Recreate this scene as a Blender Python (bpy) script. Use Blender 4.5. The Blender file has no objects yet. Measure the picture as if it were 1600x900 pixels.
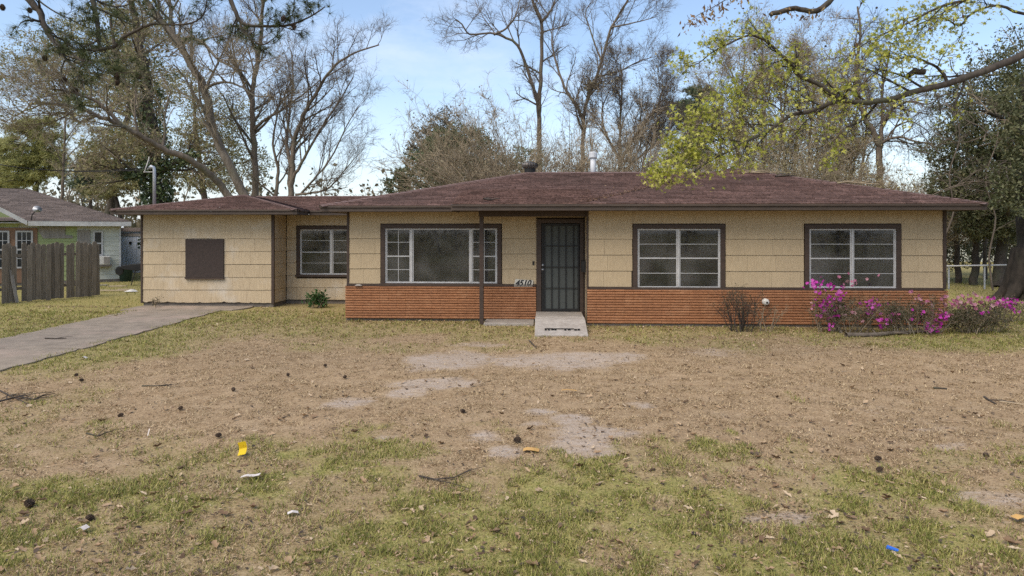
import bpy, bmesh, math, random
import numpy as np
from mathutils import Vector, Matrix

SC = bpy.context.scene
COL = SC.collection
rnd = random.Random(7)
R = math.radians

# ------------------------------------------------------------------ camera
F = 1067.0            # focal length in pixels of the 1600 px wide photograph
HY = 360.0            # horizon row
CZ = 2.07             # camera height
cam = bpy.data.cameras.new("camera")
cam.lens = 24.0; cam.sensor_width = 36.0
cam.shift_y = -(450.0 - HY) / 1600.0
cam.clip_start = 0.1; cam.clip_end = 3000.0
camo = bpy.data.objects.new("camera", cam); COL.objects.link(camo)
camo.location = (0, 0, CZ); camo.rotation_euler = (R(90), 0, 0)
SC.camera = camo

# ------------------------------------------------------------------ view, sky, sun
SC.view_settings.view_transform = 'Standard'
SC.view_settings.look = 'None'
SC.view_settings.gamma = 1.0
SC.view_settings.use_curve_mapping = False
SC.view_settings.exposure = 0.84
SC.cycles.max_bounces = 6
SC.cycles.transparent_max_bounces = 12
SC.cycles.use_denoising = False
SC.cycles.use_adaptive_sampling = False

SUN_EL, SUN_AZ = 52.0, -38.0      # azimuth measured from behind the camera, negative = left
wd = bpy.data.worlds.new("World"); SC.world = wd; wd.use_nodes = True
nt = wd.node_tree; nt.nodes.clear()
N = nt.nodes.new; Lk = nt.links.new
out = N('ShaderNodeOutputWorld'); bg = N('ShaderNodeBackground'); bg.inputs['Strength'].default_value = 0.125
sky = N('ShaderNodeTexSky'); sky.sky_type = 'NISHITA'; sky.sun_disc = False
sky.sun_elevation = R(SUN_EL); sky.sun_rotation = R(180 - SUN_AZ)
sky.altitude = 50; sky.air_density = 1.0; sky.dust_density = 1.2; sky.ozone_density = 1.0
tc = N('ShaderNodeTexCoord'); mp = N('ShaderNodeMapping'); mp.inputs['Scale'].default_value = (1.0, 1.0, 2.6)
mp.inputs['Location'].default_value = (0.35, 0.1, 0.2)
nz = N('ShaderNodeTexNoise'); nz.inputs['Scale'].default_value = 2.1; nz.inputs['Detail'].default_value = 7; nz.inputs['Roughness'].default_value = 0.62
rp = N('ShaderNodeMapRange'); rp.inputs['From Min'].default_value = 0.50; rp.inputs['From Max'].default_value = 0.78
rp.inputs['To Min'].default_value = 0.05; rp.inputs['To Max'].default_value = 0.75
# thin white veil that thickens towards the horizon all round
sx = N('ShaderNodeSeparateXYZ'); hz = N('ShaderNodeMapRange'); hz.inputs['From Min'].default_value = 0.26; hz.inputs['From Max'].default_value = 0.0
hz.inputs['To Min'].default_value = 0.0; hz.inputs['To Max'].default_value = 0.50
mx = N('ShaderNodeMath'); mx.operation = 'MAXIMUM'
mixc = N('ShaderNodeMix'); mixc.data_type = 'RGBA'
mixc.inputs['B'].default_value = (4.3, 4.75, 5.6, 1)
Lk(tc.outputs['Generated'], mp.inputs['Vector']); Lk(mp.outputs[0], nz.inputs['Vector']); Lk(nz.outputs['Fac'], rp.inputs['Value'])
Lk(tc.outputs['Generated'], sx.inputs[0]); Lk(sx.outputs['Z'], hz.inputs['Value'])
Lk(rp.outputs[0], mx.inputs[0]); Lk(hz.outputs[0], mx.inputs[1])
Lk(mx.outputs[0], mixc.inputs['Factor']); Lk(sky.outputs[0], mixc.inputs['A'])
Lk(mixc.outputs['Result'], bg.inputs['Color']); Lk(bg.outputs[0], out.inputs['Surface'])

sl = bpy.data.lights.new("sun", 'SUN'); sl.energy = 1.7; sl.angle = R(45); sl.color = (1.0, 0.90, 0.76)
so = bpy.data.objects.new("sun", sl); COL.objects.link(so)
so.rotation_euler = (R(90 - SUN_EL), 0, R(SUN_AZ))
so.location = (0, 0, 60)

# ------------------------------------------------------------------ helpers
def tag(o, label=None, cat=None, group=None, kind=None):
    if label: o['label'] = label
    if cat: o['category'] = cat
    if group: o['group'] = group
    if kind: o['kind'] = kind
    return o

def thing(name, label, cat, loc=(0, 0, 0), rotz=0.0, group=None):
    o = bpy.data.objects.new(name, None); COL.objects.link(o)
    o.location = loc; o.rotation_euler = (0, 0, rotz); o.empty_display_size = 0.2
    return tag(o, label, cat, group)

def link(name, me, m=None, parent=None):
    if m is not None and len(me.materials) == 0: me.materials.append(m)
    o = bpy.data.objects.new(name, me); COL.objects.link(o)
    if parent is not None: o.parent = parent
    return o

def mesh_np(name, V, faces, attrs=None, smooth=False):
    """V (n,3) array, faces = list of int arrays (m,k)."""
    me = bpy.data.meshes.new(name)
    V = np.asarray(V, dtype=np.float32)
    me.vertices.add(len(V)); me.vertices.foreach_set('co', V.ravel())
    loops = np.concatenate([f.ravel() for f in faces]).astype(np.int32)
    tot = np.concatenate([np.full(len(f), f.shape[1], dtype=np.int32) for f in faces])
    st = np.concatenate([[0], np.cumsum(tot)[:-1]]).astype(np.int32)
    me.loops.add(len(loops)); me.loops.foreach_set('vertex_index', loops)
    me.polygons.add(len(tot)); me.polygons.foreach_set('loop_start', st)
    try: me.polygons.foreach_set('loop_total', tot)
    except Exception: pass
    if smooth: me.polygons.foreach_set('use_smooth', np.ones(len(tot), dtype=bool))
    me.update(calc_edges=True)
    for k, a in (attrs or {}).items():
        a = np.asarray(a, dtype=np.float32)
        if a.ndim == 1:
            at = me.attributes.new(k, 'FLOAT', 'POINT'); at.data.foreach_set('value', a)
        else:
            at = me.attributes.new(k, 'FLOAT_COLOR', 'POINT')
            if a.shape[1] == 3: a = np.concatenate([a, np.ones((len(a), 1), np.float32)], 1)
            at.data.foreach_set('color', a.ravel())
    return me

class MB:
    """collects boxes, bars, tubes, lathes; build() links them as one mesh object"""
    def __init__(s): s.v = []; s.f = []; s.tone = []; s.t = 0.5
    def add(s, vs, fs):
        n = len(s.v); s.v += [tuple(v) for v in vs]; s.f += [tuple(i + n for i in f) for f in fs]
        s.tone += [s.t] * len(vs)
    def box(s, x0, x1, y0, y1, z0, z1):
        s.add([(x0, y0, z0), (x1, y0, z0), (x1, y1, z0), (x0, y1, z0), (x0, y0, z1), (x1, y0, z1), (x1, y1, z1), (x0, y1, z1)],
              [(0, 3, 2, 1), (4, 5, 6, 7), (0, 1, 5, 4), (1, 2, 6, 5), (2, 3, 7, 6), (3, 0, 4, 7)])
        return s
    def wall_board(s, p0, p1, t, z0, z1, z0b=None, z1b=None):
        """upright board from plan point p0 to p1, thickness t to the left of the direction"""
        a = Vector((p0[0], p0[1])); b = Vector((p1[0], p1[1])); d = (b - a).normalized(); n = Vector((-d.y, d.x)) * t
        za = z0 if z0b is None else z0b; zb = z1 if z1b is None else z1b
        c, e = a + n, b + n
        s.add([(a.x, a.y, z0), (b.x, b.y, za), (e.x, e.y, za), (c.x, c.y, z0), (a.x, a.y, z1), (b.x, b.y, zb), (e.x, e.y, zb), (c.x, c.y, z1)],
              [(0, 3, 2, 1), (4, 5, 6, 7), (0, 1, 5, 4), (1, 2, 6, 5), (2, 3, 7, 6), (3, 0, 4, 7)])
        return s
    def prism(s, poly, a, b, axis='y'):
        """extrude a 2-D polygon; axis y: poly is (x,z); axis z: poly is (x,y); axis x: poly is (y,z)"""
        n = len(poly)
        def P(p, h): return {'y': (p[0], h, p[1]), 'z': (p[0], p[1], h), 'x': (h, p[0], p[1])}[axis]
        vs = [P(p, a) for p in poly] + [P(p, b) for p in poly]
        fs = [tuple(range(n)), tuple(reversed(range(n, 2 * n)))] + [(i, i + n, (i + 1) % n + n, (i + 1) % n) for i in range(n)]
        s.add(vs, fs); return s
    def tube(s, pts, rad, k=8, cap=True):
        pts = [Vector(p) for p in pts]; n = len(pts)
        rad = rad if isinstance(rad, (list, tuple)) else [rad] * n
        base = len(s.v); prev = None
        for i, p in enumerate(pts):
            t = (pts[min(i + 1, n - 1)] - pts[max(i - 1, 0)]).normalized()
            if prev is None:
                ref = Vector((0, 0, 1)) if abs(t.z) < 0.9 else Vector((1, 0, 0))
                u = t.cross(ref).normalized()
            else: u = (prev - t * prev.dot(t)).normalized()
            prev = u; w = t.cross(u)
            for j in range(k):
                a = 2 * math.pi * j / k
                q = p + (u * math.cos(a) + w * math.sin(a)) * rad[i]
                s.v.append(tuple(q)); s.tone.append(s.t)
        for i in range(n - 1):
            for j in range(k):
                a, b = base + i * k + j, base + i * k + (j + 1) % k
                s.f.append((a, b, b + k, a + k))
        if cap:
            s.f.append(tuple(base + j for j in reversed(range(k)))); s.f.append(tuple(base + (n - 1) * k + j for j in range(k)))
        return s
    def lathe(s, prof, c=(0, 0, 0), k=16, axis='z'):
        base = len(s.v); n = len(prof)
        for r, h in prof:
            for j in range(k):
                a = 2 * math.pi * j / k; x, y = r * math.cos(a), r * math.sin(a)
                q = {'z': (x, y, h), 'y': (x, h, y), 'x': (h, x, y)}[axis]
                s.v.append((q[0] + c[0], q[1] + c[1], q[2] + c[2])); s.tone.append(s.t)
        for i in range(n - 1):
            for j in range(k):
                a, b = base + i * k + j, base + i * k + (j + 1) % k
                s.f.append((a, b, b + k, a + k))
        s.f.append(tuple(base + j for j in reversed(range(k)))); s.f.append(tuple(base + (n - 1) * k + j for j in range(k)))
        return s
    def mesh(s, name, smooth=False):
        me = bpy.data.meshes.new(name); me.from_pydata(s.v, [], s.f)
        at = me.attributes.new('tone', 'FLOAT', 'POINT'); at.data.foreach_set('value', np.array(s.tone, np.float32))
        if smooth: me.polygons.foreach_set('use_smooth', np.ones(len(me.polygons), bool))
        me.update()
        bm = bmesh.new(); bm.from_mesh(me); bmesh.ops.recalc_face_normals(bm, faces=bm.faces); bm.to_mesh(me); bm.free()
        return me
    def build(s, name, m, parent=None, smooth=False, bevel=0.0):
        o = link(name, s.mesh(name, smooth), m, parent)
        if bevel:
            b = o.modifiers.new('bevel', 'BEVEL'); b.width = bevel; b.segments = 2; b.limit_method = 'ANGLE'; b.angle_limit = R(40)
        return o

# ------------------------------------------------------------------ materials
def _n(nt, t, **kw):
    n = nt.nodes.new(t)
    for k, v in kw.items():
        if hasattr(n, k): setattr(n, k, v)
        else: n.inputs[k].default_value = v
    return n

def mat(name, a, b=None, scale=8.0, stretch=(1, 1, 1), rough=0.8, bump=0.15, bscale=None, detail=6, tone=None, rand=0.0,
        c=None, cscale=1.2, cth=(0.5, 0.7), metal=0.0, spec=0.3, trans=0.0, coord='pos', lo=0.35, hi=0.65):
    """two-colour noise material with optional per-mesh tone attribute, per-object variation, blotches c and bump"""
    m = bpy.data.materials.new(name); m.use_nodes = True; nt = m.node_tree; nt.nodes.clear()
    out = _n(nt, 'ShaderNodeOutputMaterial'); bs = _n(nt, 'ShaderNodeBsdfPrincipled')
    bs.inputs['Roughness'].default_value = rough; bs.inputs['Metallic'].default_value = metal
    bs.inputs['Specular IOR Level'].default_value = spec
    L = nt.links.new
    if coord == 'pos': g = _n(nt, 'ShaderNodeNewGeometry').outputs['Position']
    else: g = _n(nt, 'ShaderNodeTexCoord').outputs['Object']
    mp = _n(nt, 'ShaderNodeMapping'); mp.inputs['Scale'].default_value = stretch; L(g, mp.inputs['Vector'])
    nz = _n(nt, 'ShaderNodeTexNoise'); nz.inputs['Scale'].default_value = scale; nz.inputs['Detail'].default_value = detail; nz.inputs['Roughness'].default_value = 0.6
    L(mp.outputs[0], nz.inputs['Vector'])
    b = b or tuple(x * 0.75 for x in a)
    mr = _n(nt, 'ShaderNodeMapRange'); mr.inputs['From Min'].default_value = lo; mr.inputs['From Max'].default_value = hi
    L(nz.outputs['Fac'], mr.inputs['Value'])
    mix = _n(nt, 'ShaderNodeMix', data_type='RGBA'); mix.inputs['A'].default_value = (*a, 1); mix.inputs['B'].default_value = (*b, 1)
    L(mr.outputs[0], mix.inputs['Factor']); colr = mix.outputs['Result']
    if c:
        n2 = _n(nt, 'ShaderNodeTexNoise'); n2.inputs['Scale'].default_value = cscale; n2.inputs['Detail'].default_value = 8; n2.inputs['Roughness'].default_value = 0.65
        L(g, n2.inputs['Vector'])
        r2 = _n(nt, 'ShaderNodeMapRange'); r2.inputs['From Min'].default_value = cth[0]; r2.inputs['From Max'].default_value = cth[1]
        L(n2.outputs['Fac'], r2.inputs['Value'])
        m2 = _n(nt, 'ShaderNodeMix', data_type='RGBA'); m2.inputs['B'].default_value = (*c, 1)
        L(r2.outputs[0], m2.inputs['Factor']); L(colr, m2.inputs['A']); colr = m2.outputs['Result']
    if tone:     # tone = (colour at 0, colour at 1): multiplies
        at = _n(nt, 'ShaderNodeAttribute', attribute_name='tone')
        m3 = _n(nt, 'ShaderNodeMix', data_type='RGBA'); m3.inputs['A'].default_value = (*tone[0], 1); m3.inputs['B'].default_value = (*tone[1], 1)
        L(at.outputs['Fac'], m3.inputs['Factor'])
        m4 = _n(nt, 'ShaderNodeMix', data_type='RGBA', blend_type='MULTIPLY'); m4.inputs['Factor'].default_value = 1
        L(colr, m4.inputs['A']); L(m3.outputs['Result'], m4.inputs['B']); colr = m4.outputs['Result']
    if rand:
        oi = _n(nt, 'ShaderNodeObjectInfo'); hs = _n(nt, 'ShaderNodeHueSaturation')
        r3 = _n(nt, 'ShaderNodeMapRange'); r3.inputs['To Min'].default_value = 1 - rand; r3.inputs['To Max'].default_value = 1 + rand
        L(oi.outputs['Random'], r3.inputs['Value']); L(r3.outputs[0], hs.inputs['Value']); L(colr, hs.inputs['Color']); colr = hs.outputs['Color']
    L(colr, bs.inputs['Base Color'])
    if bump:
        bp = _n(nt, 'ShaderNodeBump'); bp.inputs['Strength'].default_value = bump; bp.inputs['Distance'].default_value = 0.02
        if bscale:
            n4 = _n(nt, 'ShaderNodeTexNoise'); n4.inputs['Scale'].default_value = bscale; n4.inputs['Detail'].default_value = 5
            L(mp.outputs[0], n4.inputs['Vector']); L(n4.outputs['Fac'], bp.inputs['Height'])
        else: L(nz.outputs['Fac'], bp.inputs['Height'])
        L(bp.outputs[0], bs.inputs['Normal'])
    if trans:
        tr = _n(nt, 'ShaderNodeBsdfTranslucent'); ms = _n(nt, 'ShaderNodeMixShader'); ms.inputs[0].default_value = trans
        L(colr, tr.inputs['Color']); L(bs.outputs[0], ms.inputs[1]); L(tr.outputs[0], ms.inputs[2]); L(ms.outputs[0], out.inputs['Surface'])
    else: L(bs.outputs[0], out.inputs['Surface'])
    return m

def leaf_mat(name, cols, trans=0.25, rough=0.6, spec=0.25):
    """colours along the 'tone' attribute of each leaf"""
    m = bpy.data.materials.new(name); m.use_nodes = True; nt = m.node_tree; nt.nodes.clear(); L = nt.links.new
    out = _n(nt, 'ShaderNodeOutputMaterial'); bs = _n(nt, 'ShaderNodeBsdfPrincipled'); bs.inputs['Roughness'].default_value = rough
    bs.inputs['Specular IOR Level'].default_value = spec
    at = _n(nt, 'ShaderNodeAttribute', attribute_name='tone'); cr = _n(nt, 'ShaderNodeValToRGB')
    el = cr.color_ramp.elements
    while len(el) < len(cols): el.new(0.5)
    for i, c in enumerate(cols): el[i].position = i / (len(cols) - 1); el[i].color = (*c, 1)
    L(at.outputs['Fac'], cr.inputs['Fac']); L(cr.outputs['Color'], bs.inputs['Base Color'])
    tr = _n(nt, 'ShaderNodeBsdfTranslucent'); ms = _n(nt, 'ShaderNodeMixShader'); ms.inputs[0].default_value = trans
    L(cr.outputs['Color'], tr.inputs['Color']); L(bs.outputs[0], ms.inputs[1]); L(tr.outputs[0], ms.inputs[2]); L(ms.outputs[0], out.inputs['Surface'])
    return m

def glass_mat(name, tint, dust_reflection=0.04):  # diffuse film: a little dust, the rest pale reflection put into the panes
    m = bpy.data.materials.new(name); m.use_nodes = True; nt = m.node_tree; nt.nodes.clear(); L = nt.links.new
    out = _n(nt, 'ShaderNodeOutputMaterial'); tr = _n(nt, 'ShaderNodeBsdfTransparent'); tr.inputs['Color'].default_value = (*tint, 1)
    gl = _n(nt, 'ShaderNodeBsdfGlossy'); gl.inputs['Roughness'].default_value = 0.03; gl.inputs['Color'].default_value = (0.9, 0.92, 0.95, 1)
    fr = _n(nt, 'ShaderNodeFresnel'); fr.inputs['IOR'].default_value = 1.5
    m1 = _n(nt, 'ShaderNodeMixShader'); L(fr.outputs[0], m1.inputs[0]); L(tr.outputs[0], m1.inputs[1]); L(gl.outputs[0], m1.inputs[2])
    df = _n(nt, 'ShaderNodeBsdfDiffuse'); df.inputs['Color'].default_value = (0.45, 0.43, 0.40, 1)
    nz = _n(nt, 'ShaderNodeTexNoise'); nz.inputs['Scale'].default_value = 1.6; nz.inputs['Detail'].default_value = 6
    g = _n(nt, 'ShaderNodeNewGeometry'); L(g.outputs['Position'], nz.inputs['Vector'])
    mr = _n(nt, 'ShaderNodeMapRange'); mr.inputs['From Min'].default_value = 0.4; mr.inputs['From Max'].default_value = 0.75; mr.inputs['To Min'].default_value = dust_reflection * 0.5; mr.inputs['To Max'].default_value = dust_reflection * 2.2
    L(nz.outputs['Fac'], mr.inputs['Value'])
    m2 = _n(nt, 'ShaderNodeMixShader'); L(mr.outputs[0], m2.inputs[0]); L(m1.outputs[0], m2.inputs[1]); L(df.outputs[0], m2.inputs[2])
    L(m2.outputs[0], out.inputs['Surface']); return m

M = {}
M['siding'] = mat('siding_paint', (0.475, 0.368, 0.228), (0.41, 0.315, 0.193), scale=7, stretch=(5, 5, 0.9), rough=0.85, bump=0.12, bscale=22, c=(0.35, 0.275, 0.175), cscale=2.2, cth=(0.56, 0.9), rand=0.035)
M['siding_worn'] = mat('siding_paint_worn', (0.52, 0.41, 0.265), (0.425, 0.33, 0.21), scale=7, stretch=(6, 6, 0.6), rough=0.88, bump=0.2, bscale=24, c=(0.55, 0.49, 0.40), cscale=1.7, cth=(0.5, 0.85), rand=0.05)
M['trim'] = mat('brown_trim_paint', (0.072, 0.047, 0.034), (0.050, 0.034, 0.025), scale=5, stretch=(1, 1, 6), rough=0.6, bump=0.1)
M['fascia'] = mat('fascia_paint', (0.088, 0.064, 0.048), (0.060, 0.044, 0.034), scale=6, stretch=(0.6, 1, 4), rough=0.65, bump=0.1, c=(0.13, 0.11, 0.09), cscale=1.5, cth=(0.58, 0.85))
M['soffit'] = mat('soffit_paint', (0.16, 0.115, 0.09), (0.11, 0.08, 0.065), scale=3, rough=0.8, bump=0.1)
M['brick'] = mat('roman_brick', (0.37, 0.168, 0.078), (0.27, 0.118, 0.055), scale=9, stretch=(1.2, 1.2, 3), rough=0.85, bump=0.4, bscale=45, c=(0.44, 0.225, 0.115), cscale=3.5, cth=(0.52, 0.8), rand=0.10)
M['mortar'] = mat('mortar', (0.17, 0.088, 0.054), (0.12, 0.064, 0.042), scale=20, rough=0.95, bump=0.2)
M['shaded_sheathing'] = mat('sheathing_shade_dark', (0.060, 0.042, 0.030), (0.04, 0.03, 0.022), scale=5, rough=.95, bump=0)  # wall core coloured dark so siding gaps read as painted shadow lines
M['concrete'] = mat('concrete', (0.36, 0.315, 0.265), (0.28, 0.245, 0.205), scale=5, rough=0.92, bump=0.25, bscale=60, c=(0.25, 0.22, 0.19), cscale=2.5, cth=(0.52, 0.75))
M['concrete_pale'] = mat('concrete_pale', (0.44, 0.395, 0.345), (0.34, 0.30, 0.26), scale=9, rough=0.92, bump=0.25, bscale=70, c=(0.25, 0.21, 0.175), cscale=3, cth=(0.5, 0.78))
M['foundation'] = mat('foundation', (0.20, 0.17, 0.14), (0.13, 0.11, 0.09), scale=5, rough=0.95, bump=0.3)
M['white'] = mat('window_metal', (0.50, 0.49, 0.47), (0.40, 0.39, 0.375), scale=7, rough=0.45, bump=0.05)
M['metal'] = mat('galvanised_metal', (0.52, 0.54, 0.56), (0.40, 0.41, 0.43), scale=14, rough=0.45, bump=0.05, metal=0.6)
M['dark_metal'] = mat('dark_metal', (0.022, 0.020, 0.018), (0.014, 0.013, 0.012), scale=10, rough=0.55, bump=0.05)
M['screen'] = mat('door_screen', (0.088, 0.094, 0.084), (0.072, 0.077, 0.069), scale=40, rough=0.8, bump=0.0)
M['board'] = mat('board_paint', (0.058, 0.041, 0.034), (0.042, 0.031, 0.026), scale=14, rough=0.8, bump=0.2)
M['interior'] = mat('interior_paint', (0.24, 0.235, 0.22), (0.20, 0.195, 0.18), scale=2, rough=0.9, bump=0.0)
M['floorboard'] = mat('interior_floor', (0.16, 0.11, 0.07), (0.11, 0.075, 0.05), scale=3, rough=0.6, bump=0.0)
M['glass'] = glass_mat('window_glass', (0.52, 0.54, 0.54), .085)
M['roof'] = mat('asphalt_shingles', (0.56, 0.50, 0.47), (0.25, 0.215, 0.20), scale=16, rough=0.95, bump=0.6, bscale=110, tone=((0.30, 0.20, 0.172), (0.53, 0.365, 0.325)), c=(0.27, 0.25, 0.235), cscale=0.5, cth=(0.46, 0.72), detail=8)
M['roof_cap'] = mat('ridge_cap', (0.20, 0.135, 0.115), (0.15, 0.10, 0.09), scale=20, rough=0.95, bump=0.4)
M['plaque'] = mat('plaque_paint', (0.60, 0.56, 0.47), (0.50, 0.46, 0.38), scale=9, rough=0.6, bump=0.05)
M['ink'] = mat('black_paint', (0.015, 0.014, 0.013), rough=0.5, bump=0)
M['white_plastic'] = mat('white_plastic', (0.66, 0.63, 0.57), (0.54, 0.51, 0.45), scale=9, rough=0.5, bump=0.03)
# ------------------------------------------------------------------ house frame: u along the front, w to the back
TH = R(2.5); O = (0.0, 15.6)
cT, sT = math.cos(TH), math.sin(TH)
def U(px, w):
    t = (px - 800) / F
    return (t * (O[1] + w * cT) - w * sT) / (cT + t * sT)
def ZH(py, px, w):
    u = U(px, w); Y = O[1] - u * sT + w * cT
    return CZ + (HY - py) / F * Y

house = thing('house', 'single storey house with beige shingle siding, orange brick base and reddish brown hip roof', 'house', (O[0], O[1], 0), -TH)

uL = U(543, 0); uR0 = U(917, -0.65); uR1 = U(1476, -0.65); WR = -0.65
wgL = U(222, 2.6); wgR = U(427, 2.6); WW = 2.6; WN = 3.5; WB = 6.5
ZS = 2.50            # soffit height
PITCH = 0.346

# ---- concrete slabs
f = MB(); f.box(uL - .03, uR0 - .002, 0.0, WB, -.15, .05); f.box(uR0, uR1 + .02, WR - .03, WB, -.15, .05)
f.build('foundation', M['foundation'], house)
f = MB(); f.box(wgL + .02, wgR - .01, WW + .03, WB, -.15, .10); f.box(wgR - .008, uL - .035, WN + .03, WB, -.15, .10)
f.build('foundation', M['foundation'], house)
f = MB(); f.box(uL + .01, uR1 - .15, .13, WB - .13, .05, .09); f.build('floor', M['floorboard'], house)
f = MB(); f.box(wgL + .15, uL - .13, WN + .13, WB - .13, .10, .12); f.build('floor', M['floorboard'], house)

def holed_wall(mb, u0, u1, z0, z1, w0, w1, holes):
    us = sorted({u0, u1, *[h[0] for h in holes], *[h[1] for h in holes]}); zs = sorted({z0, z1, *[h[2] for h in holes], *[h[3] for h in holes]})
    for i in range(len(us) - 1):
        zrun = None
        for j in range(len(zs) - 1):
            cu, cz = (us[i] + us[i + 1]) / 2, (zs[j] + zs[j + 1]) / 2
            inside = any(h[0] < cu < h[1] and h[2] < cz < h[3] for h in holes)
            if not inside:
                if zrun is None: zrun = [zs[j], zs[j + 1]]
                else: zrun[1] = zs[j + 1]
            if inside or j == len(zs) - 2:
                if zrun: mb.box(us[i], us[i + 1], w0, w1, zrun[0], zrun[1]); zrun = None

_panels = {}
def siding(parent, m, u0, u1, w, courses, holes, pw=0.60, seed=1, ragged=False, axis='u', out=-1):
    """single shingle panels, lower edge proud; each one an object"""
    rg = random.Random(seed)
    for ci, (z0, z1) in enumerate(courses):
        cuts = [u0]; x = u0 + rg.uniform(.25, .6)
        while x < u1 - .15: cuts.append(x); x += pw * rg.uniform(.72, 1.1) if ragged else pw
        cuts.append(u1)
        for a, b in zip(cuts[:-1], cuts[1:]):
            segs = [(a, b, z0, z1)]
            for h in holes:
                new = []
                for (p, q, r, s) in segs:
                    if h[1] <= p or h[0] >= q or h[3] <= r or h[2] >= s: new.append((p, q, r, s)); continue
                    if h[0] - p > .02: new.append((p, h[0], r, s))
                    if q - h[1] > .02: new.append((h[1], q, r, s))
                    lo, hi = max(p, h[0]), min(q, h[1])
                    if hi - lo > .02:
                        if s - h[3] > .02: new.append((lo, hi, h[3], s))
                        if h[2] - r > .02: new.append((lo, hi, r, h[2]))
                segs = new
            for (p, q, r, s) in segs:
                wd, ht = round(q - p - .003, 3), round(s - r - .007, 3)
                key = (wd, ht, axis, out)
                rag = ragged and ci == 0
                if key not in _panels or rag:
                    n = 7 if rag else 1; vs = []; fs = []
                    for i in range(n + 1):
                        t = i / n * wd; zb = (rg.choice([0, 0, .004, .01, .03, .045]) * rg.random() if rag else 0)
                        for (zz, dd) in ((zb, .020), (ht, .006), (ht, 0), (zb, 0)): vs.append((t, dd, zz))
                    for i in range(n):
                        for j in range(4): fs.append((i * 4 + j, i * 4 + (j + 1) % 4, i * 4 + 4 + (j + 1) % 4, i * 4 + 4 + j))
                    fs += [(0, 1, 2, 3), tuple(n * 4 + j for j in (3, 2, 1, 0))]
                    if axis == 'u': vs = [(t, d * out, z) for t, d, z in vs]
                    else: vs = [(d * out, t, z) for t, d, z in vs]
                    mb = MB(); mb.add(vs, fs); me = mb.mesh('siding_panel'); me.materials.append(m)
                    if not rag: _panels[key] = me
                else: me = _panels[key]
                if me.materials[0] != m: me = me.copy(); me.materials[0] = m
                o = link('siding_panel', me, None, parent)
                jz = rg.uniform(-.004, .004) if ragged else rg.uniform(-.0012, .0012)
                o.location = (p + .0015, w, r + .004 + jz) if axis == 'u' else (w, p + .0015, r + .004 + jz)

CO = [(.842 + PITCH * k, .842 + PITCH * (k + 1)) for k in range(3)] + [(.842 + PITCH * 3, ZS - .002)]
CW = [(.105 + .348 * k, .105 + .348 * (k + 1)) for k in range(5)] + [(.105 + .348 * 5, ZS - .002)]

# ---- windows: (frame px0, px1, py0, py1, plane)
def win_rect(px0, px1, py0, py1, w, pxm=None):
    u0, u1 = U(px0, w), U(px1, w); pm = pxm or (px0 + px1) / 2
    return [u0, u1, ZH(py1, pm, w), ZH(py0, pm, w)]
W1 = win_rect(602, 777, 357, 442.5, 0); W2 = win_rect(996, 1125.5, 357.5, 450, WR); W3 = win_rect(1264, 1400, 357.5, 450, WR)
W4 = win_rect(469, 544, 358.5, 429, WN)
DOOR = [U(846, 0), U(906, 0), .215, ZH(349, 876, 0)]
REVU = uR0

wall = MB()
holed_wall(wall, uL, REVU, .05, ZS - .002, 0, .12, [tuple(W1), (DOOR[0] - .05, DOOR[1] + .05, .05, DOOR[3] + .04)])
wall_l = wall.build('wall', M['shaded_sheathing'], house)
wall = MB(); holed_wall(wall, uR0, uR1, .05, ZS - .002, WR, WR + .12, [tuple(W2), tuple(W3)])
wall_r = wall.build('wall', M['shaded_sheathing'], house)
wall = MB(); wall.box(REVU, REVU + .12, WR + .122, -.003, .05, ZS - .002); wall.box(REVU + .002, REVU + .12, -.001, .12, .05, ZS - .002)
wall_v = wall.build('wall', M['siding'], house)
def side_w(px):                  # w where the view ray of column px meets the right-hand wall
    t = (px - 800) / F; u = uR1
    return (u * cT - t * (O[1] - u * sT)) / (t * cT - sT)
sw0, sw1 = side_w(1386), side_w(1362)
def side_hole(mb, x0, x1, y0, y1, holes):
    ys = sorted({y0, y1, *[h[0] for h in holes], *[h[1] for h in holes]})
    for a, b in zip(ys[:-1], ys[1:]):
        hh = [h for h in holes if h[0] < (a + b) / 2 < h[1]]
        if hh: mb.box(x0, x1, a, b, .05, hh[0][2]); mb.box(x0, x1, a, b, hh[0][3], ZS - .002)
        else: mb.box(x0, x1, a, b, .05, ZS - .002)
SWIN = (sw0, sw1, .80, 2.05)
wall = MB(); side_hole(wall, uR1 - .12, uR1, WR + .122, WB - .122, [SWIN]); wall_s = wall.build('wall', M['shaded_sheathing'], house)
wall = MB(); wall.box(uL, uL + .12, .122, WB - .122, .05, ZS - .002); wall.build('wall', M['siding'], house)
wall = MB(); wall.box(wgL, uR1, WB - .12, WB, .05, ZS - .002); wall.build('wall', M['siding'], house)
wall = MB(); wall.box(wgL, wgR, WW, WW + .12, .10, ZS - .002); wall_w = wall.build('wall', M['shaded_sheathing'], house)
wall = MB(); wall.box(wgL, wgL + .12, WW + .122, WB - .122, .10, ZS - .002); wall_wl = wall.build('wall', M['shaded_sheathing'], house)
wall = MB(); wall.box(wgR - .12, wgR, WW + .122, WN + .12, .10, ZS - .002); wall_wr = wall.build('wall', M['shaded_sheathing'], house)
wall = MB(); holed_wall(wall, wgR + .002, uL - .002, .10, ZS - .002, WN, WN + .12, [(W4[0], uL - .1, W4[2], W4[3])]); wall_n = wall.build('wall', M['shaded_sheathing'], house)
p = MB(); p.box(uL + .122, uR1 - .122, 3.7, 3.78, .09, ZS - .02); p.box(uR0 + 2.9, uR0 + 2.98, WR + .13, 3.68, .09, ZS - .02); p.box(uR0 - 1.4, uR0 - 1.32, .9, 3.68, .09, ZS - .02)
p.build('partition_wall', M['interior'], house)

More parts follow.
